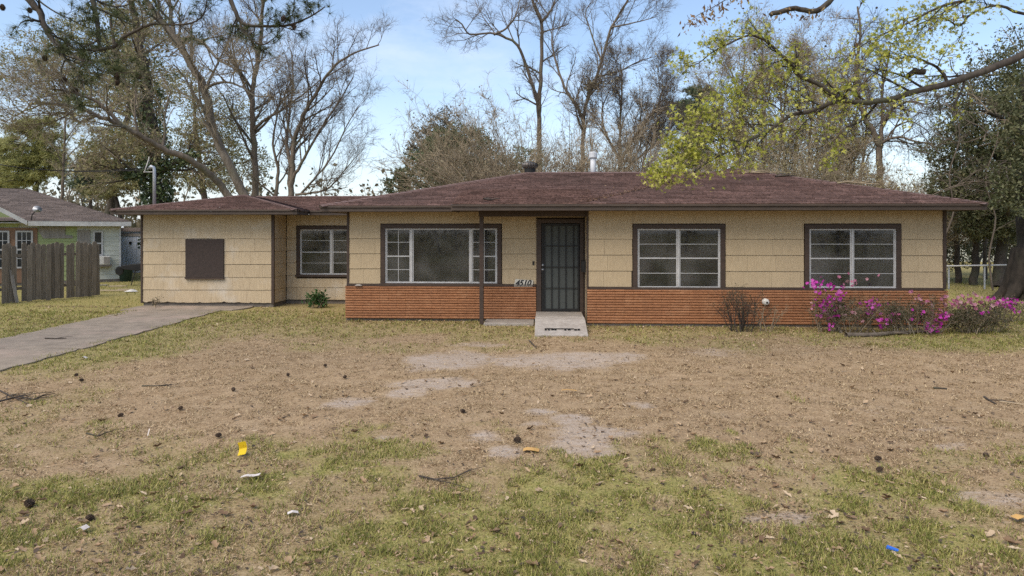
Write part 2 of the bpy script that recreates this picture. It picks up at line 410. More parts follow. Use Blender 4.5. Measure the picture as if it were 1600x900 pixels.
tw = .10
def hole_of(W, t=.11): return (W[0] - t, W[1] + t, W[2] - t, W[3] + t)
siding(wall_l, M['siding'], uL + .045, DOOR[0] - .115, -.001, CO, [hole_of(W1), ], seed=3)
siding(wall_l, M['siding'], DOOR[0] - .115, DOOR[1] + .115, -.001, [(DOOR[3] + .13, ZS - .002)], [], seed=5)
siding(wall_r, M['siding'], uR0 + .035, uR1 - .045, WR - .001, CO, [hole_of(W2), hole_of(W3)], seed=8)
siding(wall_w, M['siding_worn'], wgL + .03, wgR - .05, WW - .001, CW, [], pw=.52, seed=11, ragged=True)
siding(wall_n, M['siding_worn'], wgR + .03, uL - .01, WN - .001, CW, [hole_of(W4)], pw=.56, seed=14)
siding(wall_wr, M['siding_worn'], WW + .03, WN - .02, wgR + .001, CW, [], pw=.5, seed=15, axis='w', out=1)
siding(wall_s, M['siding'], WR + .03, WB - .03, uR1 + .001, [(.842 - PITCH * 2 + .002, .842 - PITCH), (.842 - PITCH, .842)] + CO, [(SWIN[0] - .08, SWIN[1] + .08, SWIN[2] - .08, SWIN[3] + .08)], seed=16, axis='w', out=1)
siding(wall_wl, M['siding_worn'], WW + .03, WB - .03, wgL - .001, CW, [], pw=.56, seed=17, axis='w', out=-1)

# ---- trim boards
def trim(name, *b, m='trim', bevel=.004): return MB().box(*b).build(name, M[m], house, bevel=bevel)
trim('corner_board', uL - .012, uL + .042, -.030, .02, .815, ZS - .004)
trim('corner_board', uR1 - .042, uR1 + .028, WR - .030, WR + .03, .815, ZS - .004)
trim('corner_board', uR0 - .006, uR0 + .032, WR - .030, WR + .03, .10, ZS - .004)
trim('corner_board', wgR - .048, wgR + .028, WW - .030, WW + .028, .09, ZS - .004)
trim('corner_board', wgL - .028, wgL + .026, WW - .030, WW + .028, .09, ZS - .004)
trim('ledge_board', uL - .008, DOOR[0] - .125, -.062, -.002, .795, .838)
trim('ledge_board', uR0 + .036, uR1 - .044, WR - .062, WR - .002, .795, .838)

def window(W, w, mulls, rows, side=None, sill=True, cut=None):
    """mulls: list of (u0,u1) sashes; rows: list of heights with ('thin'|'rail'); side: sashes with a vertical bar"""
    u0, u1, z0, z1 = W
    t = .095
    fr = MB(); d0, d1 = w - .012, w + .05
    fr.box(u0, u1, d0, d1, z1 - .026, z1); fr.box(u0, u1, d0, d1, z0, z0 + .026)
    fr.box(u0, u0 + .026, d0, d1, z0 + .026, z1 - .026); fr.box(u1 - .026, u1, d0, d1, z0 + .026, z1 - .026)
    for a, b in zip(mulls[:-1], mulls[1:]): fr.box(a[1], b[0], d0 - .004, d1, z0 + .027, z1 - .027)
    win = fr.build('window', M['white'], house, bevel=.003)
    tr = MB()
    tr.box(u0 - t, u1 + t, w - .040, w - .001, z1 + .001, z1 + t)
    tr.box(u0 - t, u0 - .001, w - .038, w - .001, z0 - .001, z1); tr.box(u1 + .001, u1 + t, w - .038, w - .001, z0 - .001, z1)
    tr.box(u0 - t - .03, u1 + t + .03, w - .065, w - .001, z0 - .062, z0 - .003)
    tr.build('window_trim', M['trim'], win, bevel=.004)
    for k, (a, b, nv) in enumerate(mulls_n(mulls, side)):
        a2, b2 = a + .012, b - .012
        zs = [z0 + .034] + [r[0] for r in rows] + [z1 - .034] if nv is not None else [z0 + .034, z1 - .034]
        # sash rails and thin bars
        if nv is not None:
            for (zz, kind) in rows:
                h = .014 if kind == 'rail' else .006
                MB().box(a2 - .01, b2 + .01, w + .002, w + .034, zz - h, zz + h).build('sash_rail' if kind == 'rail' else 'glazing_bar', M['white'], win)
        sash = MB()
        sash.box(a2 - .011, a2 + .014, w + .004, w + .03, z0 + .027, z1 - .027); sash.box(b2 - .014, b2 + .011, w + .004, w + .03, z0 + .027, z1 - .027)
        sash.box(a2 + .0135, b2 - .0135, w + .006, w + .028, z0 + .0275, z0 + .034); sash.box(a2 + .0135, b2 - .0135, w + .006, w + .028, z1 - .034, z1 - .0275)
        sash.build('sash', M['white'], win)
        xs = [a2 + .014] + [a2 + (b2 - a2) * i / (nv + 1) for i in range(1, (nv or 0) + 1)] + [b2 - .014]
        for x in xs[1:-1]: MB().box(x - .006, x + .006, w + .006, w + .026, z0 + .028, z1 - .028).build('glazing_bar', M['white'], win)
        for i in range(len(xs) - 1):
            for j in range(len(zs) - 1):
                MB().box(xs[i] + .002, xs[i + 1] - .002, w + .014, w + .018, zs[j] + .002, zs[j + 1] - .002).build('pane', M['glass'], win)
    return win
def mulls_n(mulls, side):
    return [(a, b, (side[k] if side else 0)) for k, (a, b) in enumerate(mulls)]

def rows_of(pys, px, w): return sorted([(ZH(y, px, w), k) for y, k in pys])
m1 = [(W1[0] + .02, U(641.4, 0)), (U(644.4, 0), U(734.6, 0)), (U(737.6, 0), W1[1] - .02)]
window(W1, 0, m1, rows_of([(378.5, 'thin'), (400.5, 'rail'), (421.5, 'thin')], 690, 0), side=[1, None, 1])
m2 = [(W2[0] + .02, U(1058.6, WR)), (U(1061.4, WR), W2[1] - .02)]
window(W2, WR, m2, rows_of([(381.5, 'thin'), (403.5, 'rail'), (427, 'thin')], 1060, WR))
m3 = [(W3[0] + .02, U(1330.4, WR)), (U(1333.2, WR), W3[1] - .02)]
window(W3, WR, m3, rows_of([(381.5, 'thin'), (404, 'rail'), (427.5, 'thin')], 1330, WR))
m4 = [(W4[0] + .02, U(516.6, WN)), (U(519.4, WN), uL - .14)]
W4[1] = uL - .11
window(W4, WN, m4, rows_of([(376, 'thin'), (394, 'rail'), (411, 'thin')], 505, WN))
# side window in the right-hand wall
s = MB(); x0, x1 = uR1 - .14, uR1 + .03
s.box(x0, x1, SWIN[0], SWIN[0] + .05, SWIN[2], SWIN[3]); s.box(x0, x1, SWIN[1] - .05, SWIN[1], SWIN[2], SWIN[3])
s.box(x0, x1, SWIN[0] + .05, SWIN[1] - .05, SWIN[2], SWIN[2] + .05); s.box(x0, x1, SWIN[0] + .05, SWIN[1] - .05, SWIN[3] - .05, SWIN[3])
zm = (SWIN[2] + SWIN[3]) / 2; s.box(x0 + .03, x1 - .03, SWIN[0] + .05, SWIN[1] - .05, zm - .02, zm + .02)
sw = s.build('window', M['white'], house)
for za, zb in ((SWIN[2] + .05, zm - .02), (zm + .02, SWIN[3] - .05)):
    MB().box(uR1 - .06, uR1 - .056, SWIN[0] + .05, SWIN[1] - .05, za, zb).build('pane', M['glass'], sw)

M['reflection_tone'] = mat('reflection_panel', (0.26, 0.23, 0.18), (0.21, 0.185, 0.145), scale=3, rough=.9, bump=0)
MB().box(U(664, 0), W1[1] + .1, .16, .165, W1[2] - .1, W1[3] + .1).build('reflection_panel', M['reflection_tone'], house)  # added panel, its colour stands in for the olive-grey reflection in the pane
# boarded opening on the wing
bz0, bz1 = ZH(433.5, 320, WW), ZH(373.5, 320, WW)
bd = MB(); bd.box(U(291, WW), U(350.5, WW), WW - .055, WW - .017, bz0, bz1); bd = bd.build('window_board', M['board'], house, bevel=.003)
bd['label'] = 'dark brown board screwed over a window opening'
MB().box(U(290.5, WW), U(351, WW), WW - .075, WW - .017, bz0 - .045, bz0 - .003).build('sill', M['trim'], bd, bevel=.003)

# ---- Roman brick base: every course a part
def brick_base(u0, u1, w, z0, z1, n, ret=None):
    core = MB().box(u0 + .012, u1 - .012, w - .034, w - .001, z0, z1 - .006)
    if ret is not None: core.box(u1 - .010, u1 + .026, w - .030, ret, z0, z1 - .006)
    core = core.build('brick_base', M['mortar'], house)
    h = (z1 - z0) / n
    rg = random.Random(int(u0 * 10) + 50)
    for i in range(n):
        a, b = z0 + i * h + .006, z0 + (i + 1) * h - .004
        mb = MB(); x = u0; L = .40; x0 = u0 - (L * .5 if i % 2 else 0)
        while x0 < u1 - .01:
            p, q = max(x0, u0), min(x0 + L - .004, u1)
            if q - p > .02:
                d = w - .066 - rg.uniform(0, .006); dz = rg.uniform(-.0015, .0015); mb.t = rg.random()
                mb.prism([(d + .010, a + dz), (d, a + .010 + dz), (d, b - .010 + dz), (d + .010, b + dz), (w - .03, b + dz), (w - .03, a + dz)], p, q, 'x')
            x0 += L
        if ret is not None: mb.prism([(u1 + .004, a), (u1 + .045, a + .008), (u1 + .045, b - .008), (u1 + .004, b)], w - .05, ret, 'y')
        mb.build('brick_course', M['brick'], core)
    MB().box(u0, u1, w - .070, w - .003, z1 - .004, z1 - .001).build('mortar_cap', M['mortar'], core)
brick_base(uL - .035, DOOR[0] - .122, 0, .05, .795, 13)
brick_base(uR0 + .004, uR1 + .002, WR, .05, .795, 13, ret=WB - .2)

# ---- entrance
dz0, dz1 = DOOR[2], DOOR[3]
fr = MB(); fr.box(DOOR[0] - .115, DOOR[0] - .002, -.05, .11, .06, dz1 + .10); fr.box(DOOR[1] + .002, DOOR[1] + .085, -.05, .11, .06, dz1 + .10)
fr.box(DOOR[0] - .002, DOOR[1] + .002, -.048, .11, dz1 + .004, dz1 + .10)
fr.build('door_frame', M['trim'], house, bevel=.004)
MB().box(DOOR[0], DOOR[1], .06, .10, dz0 + .01, dz1).build('door', M['screen'], house)
MB().box(DOOR[0] - .002, DOOR[1] + .002, -.045, .11, .062, dz0 + .005).build('door_sill', M['concrete'], house)
sd = MB(); a, b = DOOR[0] + .01, DOOR[1] - .01; tt = .042
sd.box(a, a + tt, -.030, .004, dz0 + .02, dz1 - .012); sd.box(b - tt, b, -.030, .004, dz0 + .02, dz1 - .012)
sd.box(a + tt, b - tt, -.030, .004, dz0 + .02, dz0 + .075); sd.box(a + tt, b - tt, -.030, .004, dz1 - .055, dz1 - .012)
sdo = sd.build('security_door', M['dark_metal'], house, bevel=.003)
MB().box(a + tt, b - tt, .006, .010, dz0 + .03, dz1 - .02).build('screen', M['screen'], sdo)
for pxv in (851, 862, 873, 884, 896):
    x = U(pxv, 0); MB().box(x - .011, x + .011, -.024, -.006, dz0 + .076, dz1 - .056).build('bar', M['dark_metal'], sdo)
for py in (384, 417, 450):
    z = ZH(py, 876, 0); MB().box(a + tt, b - tt, -.028, -.025, z - .009, z + .009).build('crossbar', M['dark_metal'], sdo)
for py in (414, 421):
    mb = MB(); mb.lathe([(.028, 0), (.028, -.014), (.016, -.02), (.014, -.034)], (a + .021, -.031, ZH(py, 846, 0)), 12, 'y'); mb.build('lock', M['metal'], sdo, smooth=True)
MB().box(a + .006, a + .036, -.034, -.0305, ZH(426, 846, 0), ZH(409, 846, 0)).build('lock_plate', M['dark_metal'], sdo)
# letter box on the side of the entrance recess
lb = MB(); lb.prism([(-.16, ZH(425, 912, -.3)), (-.16, ZH(408, 912, -.3)), (-.24, ZH(406.5, 912, -.3)), (-.36, ZH(408, 912, -.3)), (-.36, ZH(425, 912, -.3))], REVU - .10, REVU - .002, 'x')
lb.build('mailbox', M['dark_metal'], house, bevel=.004)
mb = MB(); mb.box(U(832, 0), U(835, 0), -.035, -.018, ZH(414, 833, 0), ZH(408, 833, 0)); mb.build('doorbell', M['dark_metal'], house)
trim('corner_board', REVU - .018, REVU - .001, -.045, -.003, .06, ZS - .004)

# porch post, beam, slab, ramp
px_ = U(752.5, -.55)
mb = MB(); mb.box(px_ - .045, px_ + .045, -.595, -.505, .0, ZS - .125); mb.build('porch_post', M['trim'], house, bevel=.006)
mb = MB(); mb.box(px_ - .06, uR0 - .004, -.60, -.50, ZS - .125, ZS - .002); mb.build('porch_beam', M['trim'], house, bevel=.004)
mb = MB(); mb.box(px_ + .06, U(834, -.75), -.75, -.035, -.1, .048); mb.build('porch_slab', M['concrete'], house, bevel=.012)
rl, rr = U(836, -1.3), U(915, -1.3)
mb = MB(); mb.prism([(-.052, -.1), (-.052, .225), (-.82, .212), (-.82, -.1)], rl + .01, rr - .01, 'x'); mb.build('landing', M['concrete'], house, bevel=.008)
mb = MB(); mb.prism([(-.824, -.1), (-.824, .206), (-1.2, .195), (-2.0, .03), (-2.12, .012), (-2.12, -.1)], rl, rr, 'x')
ramp = mb.build('ramp', M['concrete_pale'], house, bevel=.008)
rg = random.Random(4)
for k in range(11):
    if k in (4, 5, 8) : continue
    x = U(851, -1.8) + k * .066
    MB().box(x, x + rg.uniform(.03, .058), -1.86 + rg.uniform(-.01, .01), -1.80, .066, .085 + rg.uniform(0, .006)).build('grip_strip', M['ink'], ramp)
MB().box(U(851, -1.8), U(897, -1.8), -1.795, -1.778, .08, .094).build('grip_strip', M['ink'], ramp)
# vent cap low on the right hand brick
vu = U(1194, WR); vz = ZH(471, 1194, WR)
mb = MB(); mb.lathe([(.075, -.066), (.075, -.10), (.066, -.15), (.04, -.17)], (vu, WR, vz), 16, 'y'); vent = mb.build('dryer_vent', M['white_plastic'], house, smooth=True)
mb = MB(); mb.lathe([(.022, -.171), (.022, -.176)], (vu + .008, WR, vz - .008), 10, 'y'); mb.build('vent_hole', M['ink'], vent)
# dropped mortar crumb on the ledge
mb = MB(); mb.prism([(U(556, 0), .80), (U(559, 0), .835), (U(564, 0), .838), (U(567, 0), .80)], -.12, -.066, 'y'); mb.build('mortar_crumb', M['concrete_pale'], house)

# ---- soffits and fascias
uE = U(500, -.6); uP = U(706, -1.25); uRe = U(1543, -1.25); fuL, fuR = U(172, 2.0), U(464, 2.0)
ZE = 2.62
sf = MB(); sf.box(uE + .03, uR0 - .01, -.57, WB + .5, ZS, ZS + .012); sf.build('soffit', M['soffit'], house)
sf = MB(); sf.box(uP + .03, uRe - .03, -1.22, -.573, ZS + .001, ZS + .013); sf.box(uR0 - .008, uRe - .03, -.572, WB + .5, ZS + .001, ZS + .013); sf.build('soffit', M['soffit'], house)
sf = MB(); sf.box(fuL + .03, fuR - .03, 2.03, WB + .5, ZS - .002, ZS + .01); sf.box(fuR - .029, uL - .01, 2.93, WB + .5, ZS - .002, ZS + .01); sf.build('soffit', M['soffit'], house)
def fascia(p0, p1):
    mb = MB(); mb.wall_board(p0, p1, .022, ZS - .012, ZS + .070); o = mb.build('fascia', M['fascia'], house, bevel=.003)
    a = Vector(p0); b = Vector(p1); d = (b - a).normalized(); n = Vector((-d.y, d.x))
    mb = MB(); mb.wall_board(a - n * .028, b - n * .028, .05, ZS + .071, ZE - .003); mb.build('gutter_edge', M['fascia'], o, bevel=.006)
fascia((uE, -.6), (uP - .03, -.6)); fascia((uP, -1.25), (uRe, -1.25))
fascia((uRe, -1.22), (uRe, WB + .6)); fascia((uE, WB + .6), (uE, -.57))
fascia((fuL, 2.0), (fuR, 2.0)); fascia((fuR, 2.03), (fuR, 2.9 - .03)); fascia((fuR + .03, 2.9), (uL - .0, 2.9)); fascia((fuL, WB + .6), (fuL, 2.03))
mb = MB(); mb.prism([(-1.25, ZE - .14), (.9, ZE - .14), (.9, ZE + .36), (-1.25, ZE - .012)], uP - .02, uP + .004, 'x'); mb.build('fascia', M['fascia'], house)

# ---- roof: stepped shingle courses cut into tabs
def clip2(poly, nx, ny, c):
    r = []
    for i in range(len(poly)):
        a, b = poly[i - 1], poly[i]; da, db = a[0] * nx + a[1] * ny - c, b[0] * nx + b[1] * ny - c
        if (da <= 0) != (db <= 0):
            t = da / (da - db); r.append((a[0] + (b[0] - a[0]) * t, a[1] + (b[1] - a[1]) * t))
        if db <= 0: r.append(b)
    return r
class Roof:
    def __init__(s): s.mb = MB(); s.rg = random.Random(21)
    def plane(s, pts, tabs=True, exp=.142, tw=.305, lap=.02):
        pts = [Vector(p) for p in pts]; o = pts[0]; e = (pts[1] - pts[0]).normalized()
        n = e.cross(pts[2] - o).normalized()
        if n.z < 0: n = -n
        up = n.cross(e)
        poly = [((p - o).dot(e), (p - o).dot(up)) for p in pts]
        poly = [(a, b - lap if abs(b) < 1e-4 else b) for a, b in poly]
        bmx = max(b for a, b in poly); k = 0; b0 = -lap
        while b0 < bmx:
            st = clip2(clip2(poly, 0, -1, -b0), 0, 1, b0 + exp)
            if len(st) > 2:
                a0, a1 = min(p[0] for p in st), max(p[0] for p in st)
                x = a0 - s.rg.random() * tw if tabs else a0
                while x < a1:
                    w_ = tw if tabs else a1 - a0 + 1
                    q = clip2(clip2(st, -1, 0, -x), 1, 0, x + w_ - (.006 if tabs else 0)) if tabs else st
                    x += w_
                    if len(q) < 3: continue
                    j = s.rg.uniform(0, .003); s.mb.t = min(1, max(0, s.rg.gauss(.42, .30)))
                    lift = lambda b: .003 + (.019 + j) * max(0, 1 - (b - b0) / exp)
                    v3 = [o + e * a + up * b + n * lift(b) for a, b in q]
                    m_ = len(v3); s.mb.add(v3, [tuple(range(m_))])
                    for i in range(m_):
                        if abs(q[i - 1][1] - b0) < 1e-5 and abs(q[i][1] - b0) < 1e-5:
                            s.mb.add([v3[i - 1], v3[i], v3[i] - n * .024, v3[i - 1] - n * .024], [(0, 1, 2, 3)])
            b0 += exp; k += 1
    def build(s, name, m, parent):
        me = bpy.data.meshes.new(name); me.from_pydata(s.mb.v, [], s.mb.f)
        at = me.attributes.new('tone', 'FLOAT', 'POINT'); at.data.foreach_set('value', np.array(s.mb.tone, np.float32)); me.update()
        return link(name, me, m, parent)
def ridge_cap(parent, a, b, w=.15):
    a, b = Vector(a), Vector(b); d = b - a; L = d.length; d.normalize(); side = d.cross(Vector((0, 0, 1))).normalized(); n = side.cross(d); mb = MB(); x = 0; k = 0
    while x < L - .02:
        p = a + d * x; q = a + d * min(x + .21, L); h0 = .026; h1 = .014
        vs = [p + n * h0, p + side * w - n * (w * .25 - h0 + .008), p - side * w - n * (w * .25 - h0 + .008), q + n * h1, q + side * w - n * (w * .25 - h1 + .008), q - side * w - n * (w * .25 - h1 + .008)]
        vs += [v - n * .012 for v in vs[:3]]
        mb.add(vs, [(0, 3, 4, 1), (0, 2, 5, 3), (0, 1, 7, 6), (0, 6, 8, 2)]); x += .17
    return mb.build('ridge_cap', M['roof_cap'], parent)
mM = .269; zR = ZE + 3.85 * mM; RL = (U(800, 0) + .28, 3.25, zR)
rf = Roof(); W7 = WB + .6
rf.plane([(uE, -.6, ZE), (2.7, -.6, ZE), (5.8, 3.25, zR), RL])
rf.plane([(2.7, W7, ZE), (uE, W7, ZE), RL, (5.8, 3.25, zR)], tabs=False)
rf.plane([(uE, W7, ZE), (uE, -.6, ZE), RL])
mR = .269; uA = uRe - 4.05; A = (uA, 2.8, ZE + 4.05 * mR); uEl = uA - 4.2; B = (uA, W7 - 4.05, A[2])
rf.plane([(uEl, -1.25, ZE + .006), (uRe, -1.25, ZE + .006), A])
rf.plane([(uRe, -1.25, ZE + .006), (uRe, W7, ZE + .006), B, A])
rf.plane([(uEl, W7, ZE + .006), (uEl, -1.25, ZE + .006), A, B])
rf.plane([(uRe, W7, ZE), (uEl, W7, ZE), B], tabs=False)
rf.plane([(uP, -1.25, ZE + .008), (uEl + .3, -1.25, ZE + .008), (uEl + .3, 1.0, ZE + 1.6 * mM + .01), (uP, 1.0, ZE + 1.6 * mM + .01)])
roof = rf.build('roof', M['roof'], house)
ridge_cap(roof, (uE, -.6, ZE), RL); ridge_cap(roof, RL, (5.7, 3.25, zR)); ridge_cap(roof, (uRe, -1.25, ZE), A); ridge_cap(roof, A, B)
rf = Roof(); hw = (fuR - fuL) / 2; fm = .2; zW = ZE + hw * fm; FA = (fuL + hw, 2.0 + hw, zW); FB = (fuL + hw, W7 - hw, zW)
rf.plane([(fuL, 2.0, ZE), (fuR, 2.0, ZE), FA]); rf.plane([(fuL, W7, ZE), (fuL, 2.0, ZE), FA, FB]); rf.plane([(fuR, 2.0, ZE), (fuR, W7, ZE), FB, FA]); rf.plane([(fuR, W7, ZE), (fuL, W7, ZE), FB], tabs=False)
rf.plane([(fuR - .8, 2.9, ZE), (uL + .1, 2.9, ZE), (uL + .1, 2.9 + hw, zW), (fuL + hw, 2.9 + hw, zW)])
rf.plane([(uL + .1, 2.9 + 2 * hw, ZE), (fuR, 2.9 + 2 * hw, ZE), (fuL + hw, 2.9 + hw, zW), (uL + .1, 2.9 + hw, zW)], tabs=False)
roofw = rf.build('roof', M['roof'], house)
ridge_cap(roofw, (fuL, 2.0, ZE), FA); ridge_cap(roofw, (fuR, 2.0, ZE), FA); ridge_cap(roofw, (FA[0], 2.9 + hw, zW), (uL, 2.9 + hw, zW))
# turbine vent and flue
tv = U(828, 3.25); zV = zR + .07
mb = MB(); mb.lathe([(.15, zV - .15), (.15, zV + .06)], (tv, 3.35, 0), 14); turb = mb.build('turbine_vent', M['dark_metal'], roof)
mb = MB(); k = 18
for j in range(k):
    a0 = 2 * math.pi * j / k; pr = [(.15, .05), (.22, .10), (.235, .15), (.20, .20), (.10, .235)]
    vs = []
    for (r, h) in pr:
        for da, rr_ in ((0, r), (.26, r * .93)): vs.append((tv + rr_ * math.cos(a0 + da), 3.35 + rr_ * math.sin(a0 + da), zV + h))
    mb.add(vs, [(2 * i, 2 * i + 1, 2 * i + 3, 2 * i + 2) for i in range(4)])
mb.build('vent_fin', mat('vent_metal', (0.16, 0.14, 0.125), (0.10, 0.09, 0.08), scale=9, rough=.5, bump=0, metal=.4), turb)
mb = MB(); mb.lathe([(.09, zV + .235), (.08, zV + .25), (.001, zV + .255)], (tv, 3.35, 0), 14); mb.build('vent_cap', M['dark_metal'], turb)
M['flue'] = mat('flue_metal', (0.62, 0.63, 0.64), (0.50, 0.51, 0.52), scale=9, rough=.5, bump=.05)
fu = U(927, 3.6)
mb = MB(); mb.lathe([(.075, zR - .2), (.075, zR + .50)], (fu, 3.7, 0), 14); flue = mb.build('flue_pipe', M['flue'], roof, smooth=True)
mb = MB(); mb.lathe([(.105, zR + .45), (.115, zR + .46), (.115, zR + .60), (.10, zR + .62)], (fu, 3.7, 0), 14); mb.build('flue_cap', M['flue'], flue)
# electrical service mast on the wing
su = U(241, 3.3); mz = ZH(262, 241, 3.3)
mb = MB(); mb.tube([(su, 3.3, ZE - .1), (su, 3.3, mz - .06), (su - .02, 3.3, mz), (su - .08, 3.28, mz + .03), (su - .13, 3.26, mz - .02)], [.045, .045, .05, .055, .04], 10)
mast = mb.build('service_mast', M['metal'], house, smooth=True)
mb = MB(); mb.tube([(su - .14, 3.26, mz - .02), (su - .22, 3.2, mz - .10), (su - .12, 3.2, mz + .18), (su - .09, 3.2, mz + .3)], .015, 6); mb.tube([(su - .05, 3.3, mz - .12), (su - .26, 3.2, mz - .13)], .014, 6)
mb.build('service_wire', M['white_plastic'], mast)

# house number sign leaning on the brick ledge
sgu = U(818, 0)
sg = thing('house_number_sign', 'small cream house number sign leaning on the brick ledge left of the front door', 'sign', (O[0] + sgu * cT - .05 * sT, O[1] - sgu * sT - .05 * cT, .797), -TH)
MB().prism([(-.215, 0), (.205, 0), (.225, .135), (-.19, .165)], -.014, 0, 'y').build('plate', M['plaque'], sg, bevel=.002)
cu = bpy.data.curves.new('numerals', 'FONT'); cu.body = '4510'; cu.size = .175; cu.shear = .32; cu.extrude = .002; cu.offset = .006; cu.align_x = 'CENTER'
tmp = bpy.data.objects.new('numerals', cu); COL.objects.link(tmp); bpy.context.view_layer.update()
me = bpy.data.meshes.new_from_object(tmp.evaluated_get(bpy.context.evaluated_depsgraph_get())); bpy.data.objects.remove(tmp)
no = link('numerals', me, M['ink'], sg); no.rotation_euler = (R(90), 0, 0); no.location = (-.015, -.018, .018)
sg.rotation_euler = (R(-8), 0, -TH)

# ------------------------------------------------------------------ ground
_rs = np.random.RandomState(5); _perm = _rs.rand(512, 512).astype(np.float32)
def vnoise(x, y, s):
    x = np.asarray(x) * s + 100.3; y = np.asarray(y) * s + 57.7
    xi = np.floor(x).astype(int); yi = np.floor(y).astype(int); fx = x - xi; fy = y - yi
    fx = fx * fx * (3 - 2 * fx); fy = fy * fy * (3 - 2 * fy)
    g = lambda a, b: _perm[a % 512, b % 512]
    return (g(xi, yi) * (1 - fx) + g(xi + 1, yi) * fx) * (1 - fy) + (g(xi, yi + 1) * (1 - fx) + g(xi + 1, yi + 1) * fx) * fy
def fbm(x, y, s, o=4):
    r = 0; a = .5; t = 0
    for i in range(o): r = r + a * vnoise(x + i * 7.1, y - i * 3.3, s * 2 ** i); t += a; a *= .55
    return r / t
def sstep(a, b, x):
    t = np.clip((x - a) / (b - a), 0, 1); return t * t * (3 - 2 * t)
def G(px, py):
    D = F * CZ / (py - HY); return ((px - 800) / F * D, D)
SAND = [(703, 562, 55, 12, 1), (867, 562, 95, 9, .9), (970, 557, 40, 6, .8), (750, 536, 45, 4, .6), (685, 599, 60, 7, .9), (638, 612, 22, 8, 1), (545, 627, 40, 9, .9), (600, 684, 14, 4, .7),
        (843, 643, 24, 6, .7), (897, 655, 28, 8, 1), (838, 663, 20, 5, .8), (755, 683, 24, 8, .8), (790, 706, 26, 9, 1), (937, 676, 60, 10, .9), (904, 695, 44, 14, .9), (937, 709, 30, 5, .9),
        (1000, 632, 16, 5, .8), (1233, 807, 62, 11, .75), (1560, 779, 55, 15, .8), (1471, 671, 40, 5, .5), (1485, 696, 32, 5, .6), (1373, 639, 60, 9, .35), (1112, 550, 45, 7, .5), (1440, 655, 70, 12, .3), (1590, 815, 40, 12, .4)]
GREEN = [(1108, 702, 26, 14, 1), (1160, 706, 16, 8, .9), (1145, 676, 8, 5, .8), (1010, 705, 14, 9, .6), (250, 690, 60, 16, .35), (380, 705, 70, 22, .5), (300, 720, 80, 18, .5), (560, 730, 60, 12, .35), (1290, 780, 90, 22, .55), (1330, 745, 60, 14, .4), (1500, 715, 60, 16, .4), (792, 672, 20, 6, .4), (1240, 620, 8, 6, .4), (60, 640, 80, 40, .35), (90, 700, 120, 30, .35)]
def blobs(x, y, lst, sx=1.0):
    r = np.zeros_like(x)
    for px, py, rx, ry, k in lst:
        cx, cy = G(px, py); ex = rx * cy / F * 1.15; ey = ry * cy * cy / (F * CZ) * 1.2
        wob = .5 * ex * (vnoise(x + py, y + px, 1.7) - .5); wob2 = .8 * ey * (vnoise(x - px, y + py, 2.1) - .5)
        d = np.sqrt(((x + wob - cx) / ex) ** 2 + ((y + wob2 - cy) / ey) ** 2)
        r = np.maximum(r, k * np.clip((1.5 - d) / .9, 0, 1))
    return r
def sand_mask(x, y):
    b = blobs(x, y, SAND); n = fbm(x, y, 2.3, 4)
    n2 = fbm(x + 5, y * .6, 6.5, 3)
    n3 = fbm(x * .55, y * 1.3, 9, 3)
    return sstep(.15, 1.0, b * (.05 + 1.0 * n + .5 * n2 + .55 * n3))
def green_mask(x, y):
    n = fbm(x, y, .7, 4); n2 = fbm(x + 31, y, 2.2, 3)
    g = sstep(7.3, 5.2, y + (n - .5) * 3.6) * (.32 + .82 * sstep(.36, .62, n2))
    g = np.maximum(g, sstep(-6.9, -9.5, x + (n - .5) * 3) * sstep(8, 10, y) * .85)            # left of and along the drive
    g = np.maximum(g, sstep(-4.6, -7.0, x + (n - .5) * 2.5) * sstep(8.5, 11, y) * .75)
    g = np.maximum(g, sstep(-3.6, -5.0, x + (n - .5) * 2) * sstep(7.5, 6.3, y) * .5)
    g = np.maximum(g, sstep(11.2, 14.2, y + (n - .5) * 4.0 + (n2 - .5) * 2.0 + .05 * x) * .55)                        # strip before the wall
    g = np.maximum(g, sstep(6.0, 8.0, x + (n - .5) * 2) * sstep(11.2, 12.4, y) * .8)
    g = np.maximum(g, sstep(8.0, 9.5, x) * sstep(15, 16, y) * .6); g = np.maximum(g, sstep(24, 26, y) * .35)
    g = np.maximum(g, blobs(x, y, GREEN) * (.5 + .8 * n2))
    return np.clip(g, 0, 1) * (1 - sand_mask(x, y))
def on_drive(x, y):
    e = (fbm(x, y, 1.9, 3) - .5) * .55
    main = (x > -9.60 + e) & (x < -7.62 + e) & (y < 18.6)
    apron = (y > 17.5 + e * 3) & (y < 18.95) & (x > -10.3) & (x < -6.9 + e)
    return main | apron
def house_local(x, y):
    dx, dy = x - O[0], y - O[1]; return dx * cT - dy * sT, dx * sT + dy * cT
def under_house(x, y):
    u, w = house_local(x, y)
    return ((u > uL) & (u < uR1) & (w > -.02) & (w < WB)) | ((u > uR0) & (u < uR1) & (w > WR) & (w < WB)) | ((u > wgL) & (u < uL) & (w > WW) & (w < WB)) | ((u > rl) & (u < rr) & (w > -2.12) & (w < 0)) | ((u > px_) & (u < rl) & (w > -.75) & (w < 0))
def gz(x, y):
    h = (fbm(x, y, .45, 3) - .5) * .06 + (fbm(x + 9, y, 2.4, 3) - .5) * .045
    u, w = house_local(x, y)
    near = sstep(-1.6, -.4, w) * sstep(16, 12, np.abs(u - 1))
    k = sstep(4.0, 3.2, np.abs(x + 8.6)) * 1.0
    return h * (1 - np.maximum(near, k) * .92) - .012 * sstep(.4, 0, np.abs(y - (13.62 - .03 * x))) * (1 - near) - .008
def axis(lo, hi, step, far, n):
    inner = np.arange(lo, hi + step / 2, step); g = np.geomspace(step, far, n)
    return np.concatenate([lo - np.cumsum(g)[::-1], inner, hi + np.cumsum(g)])
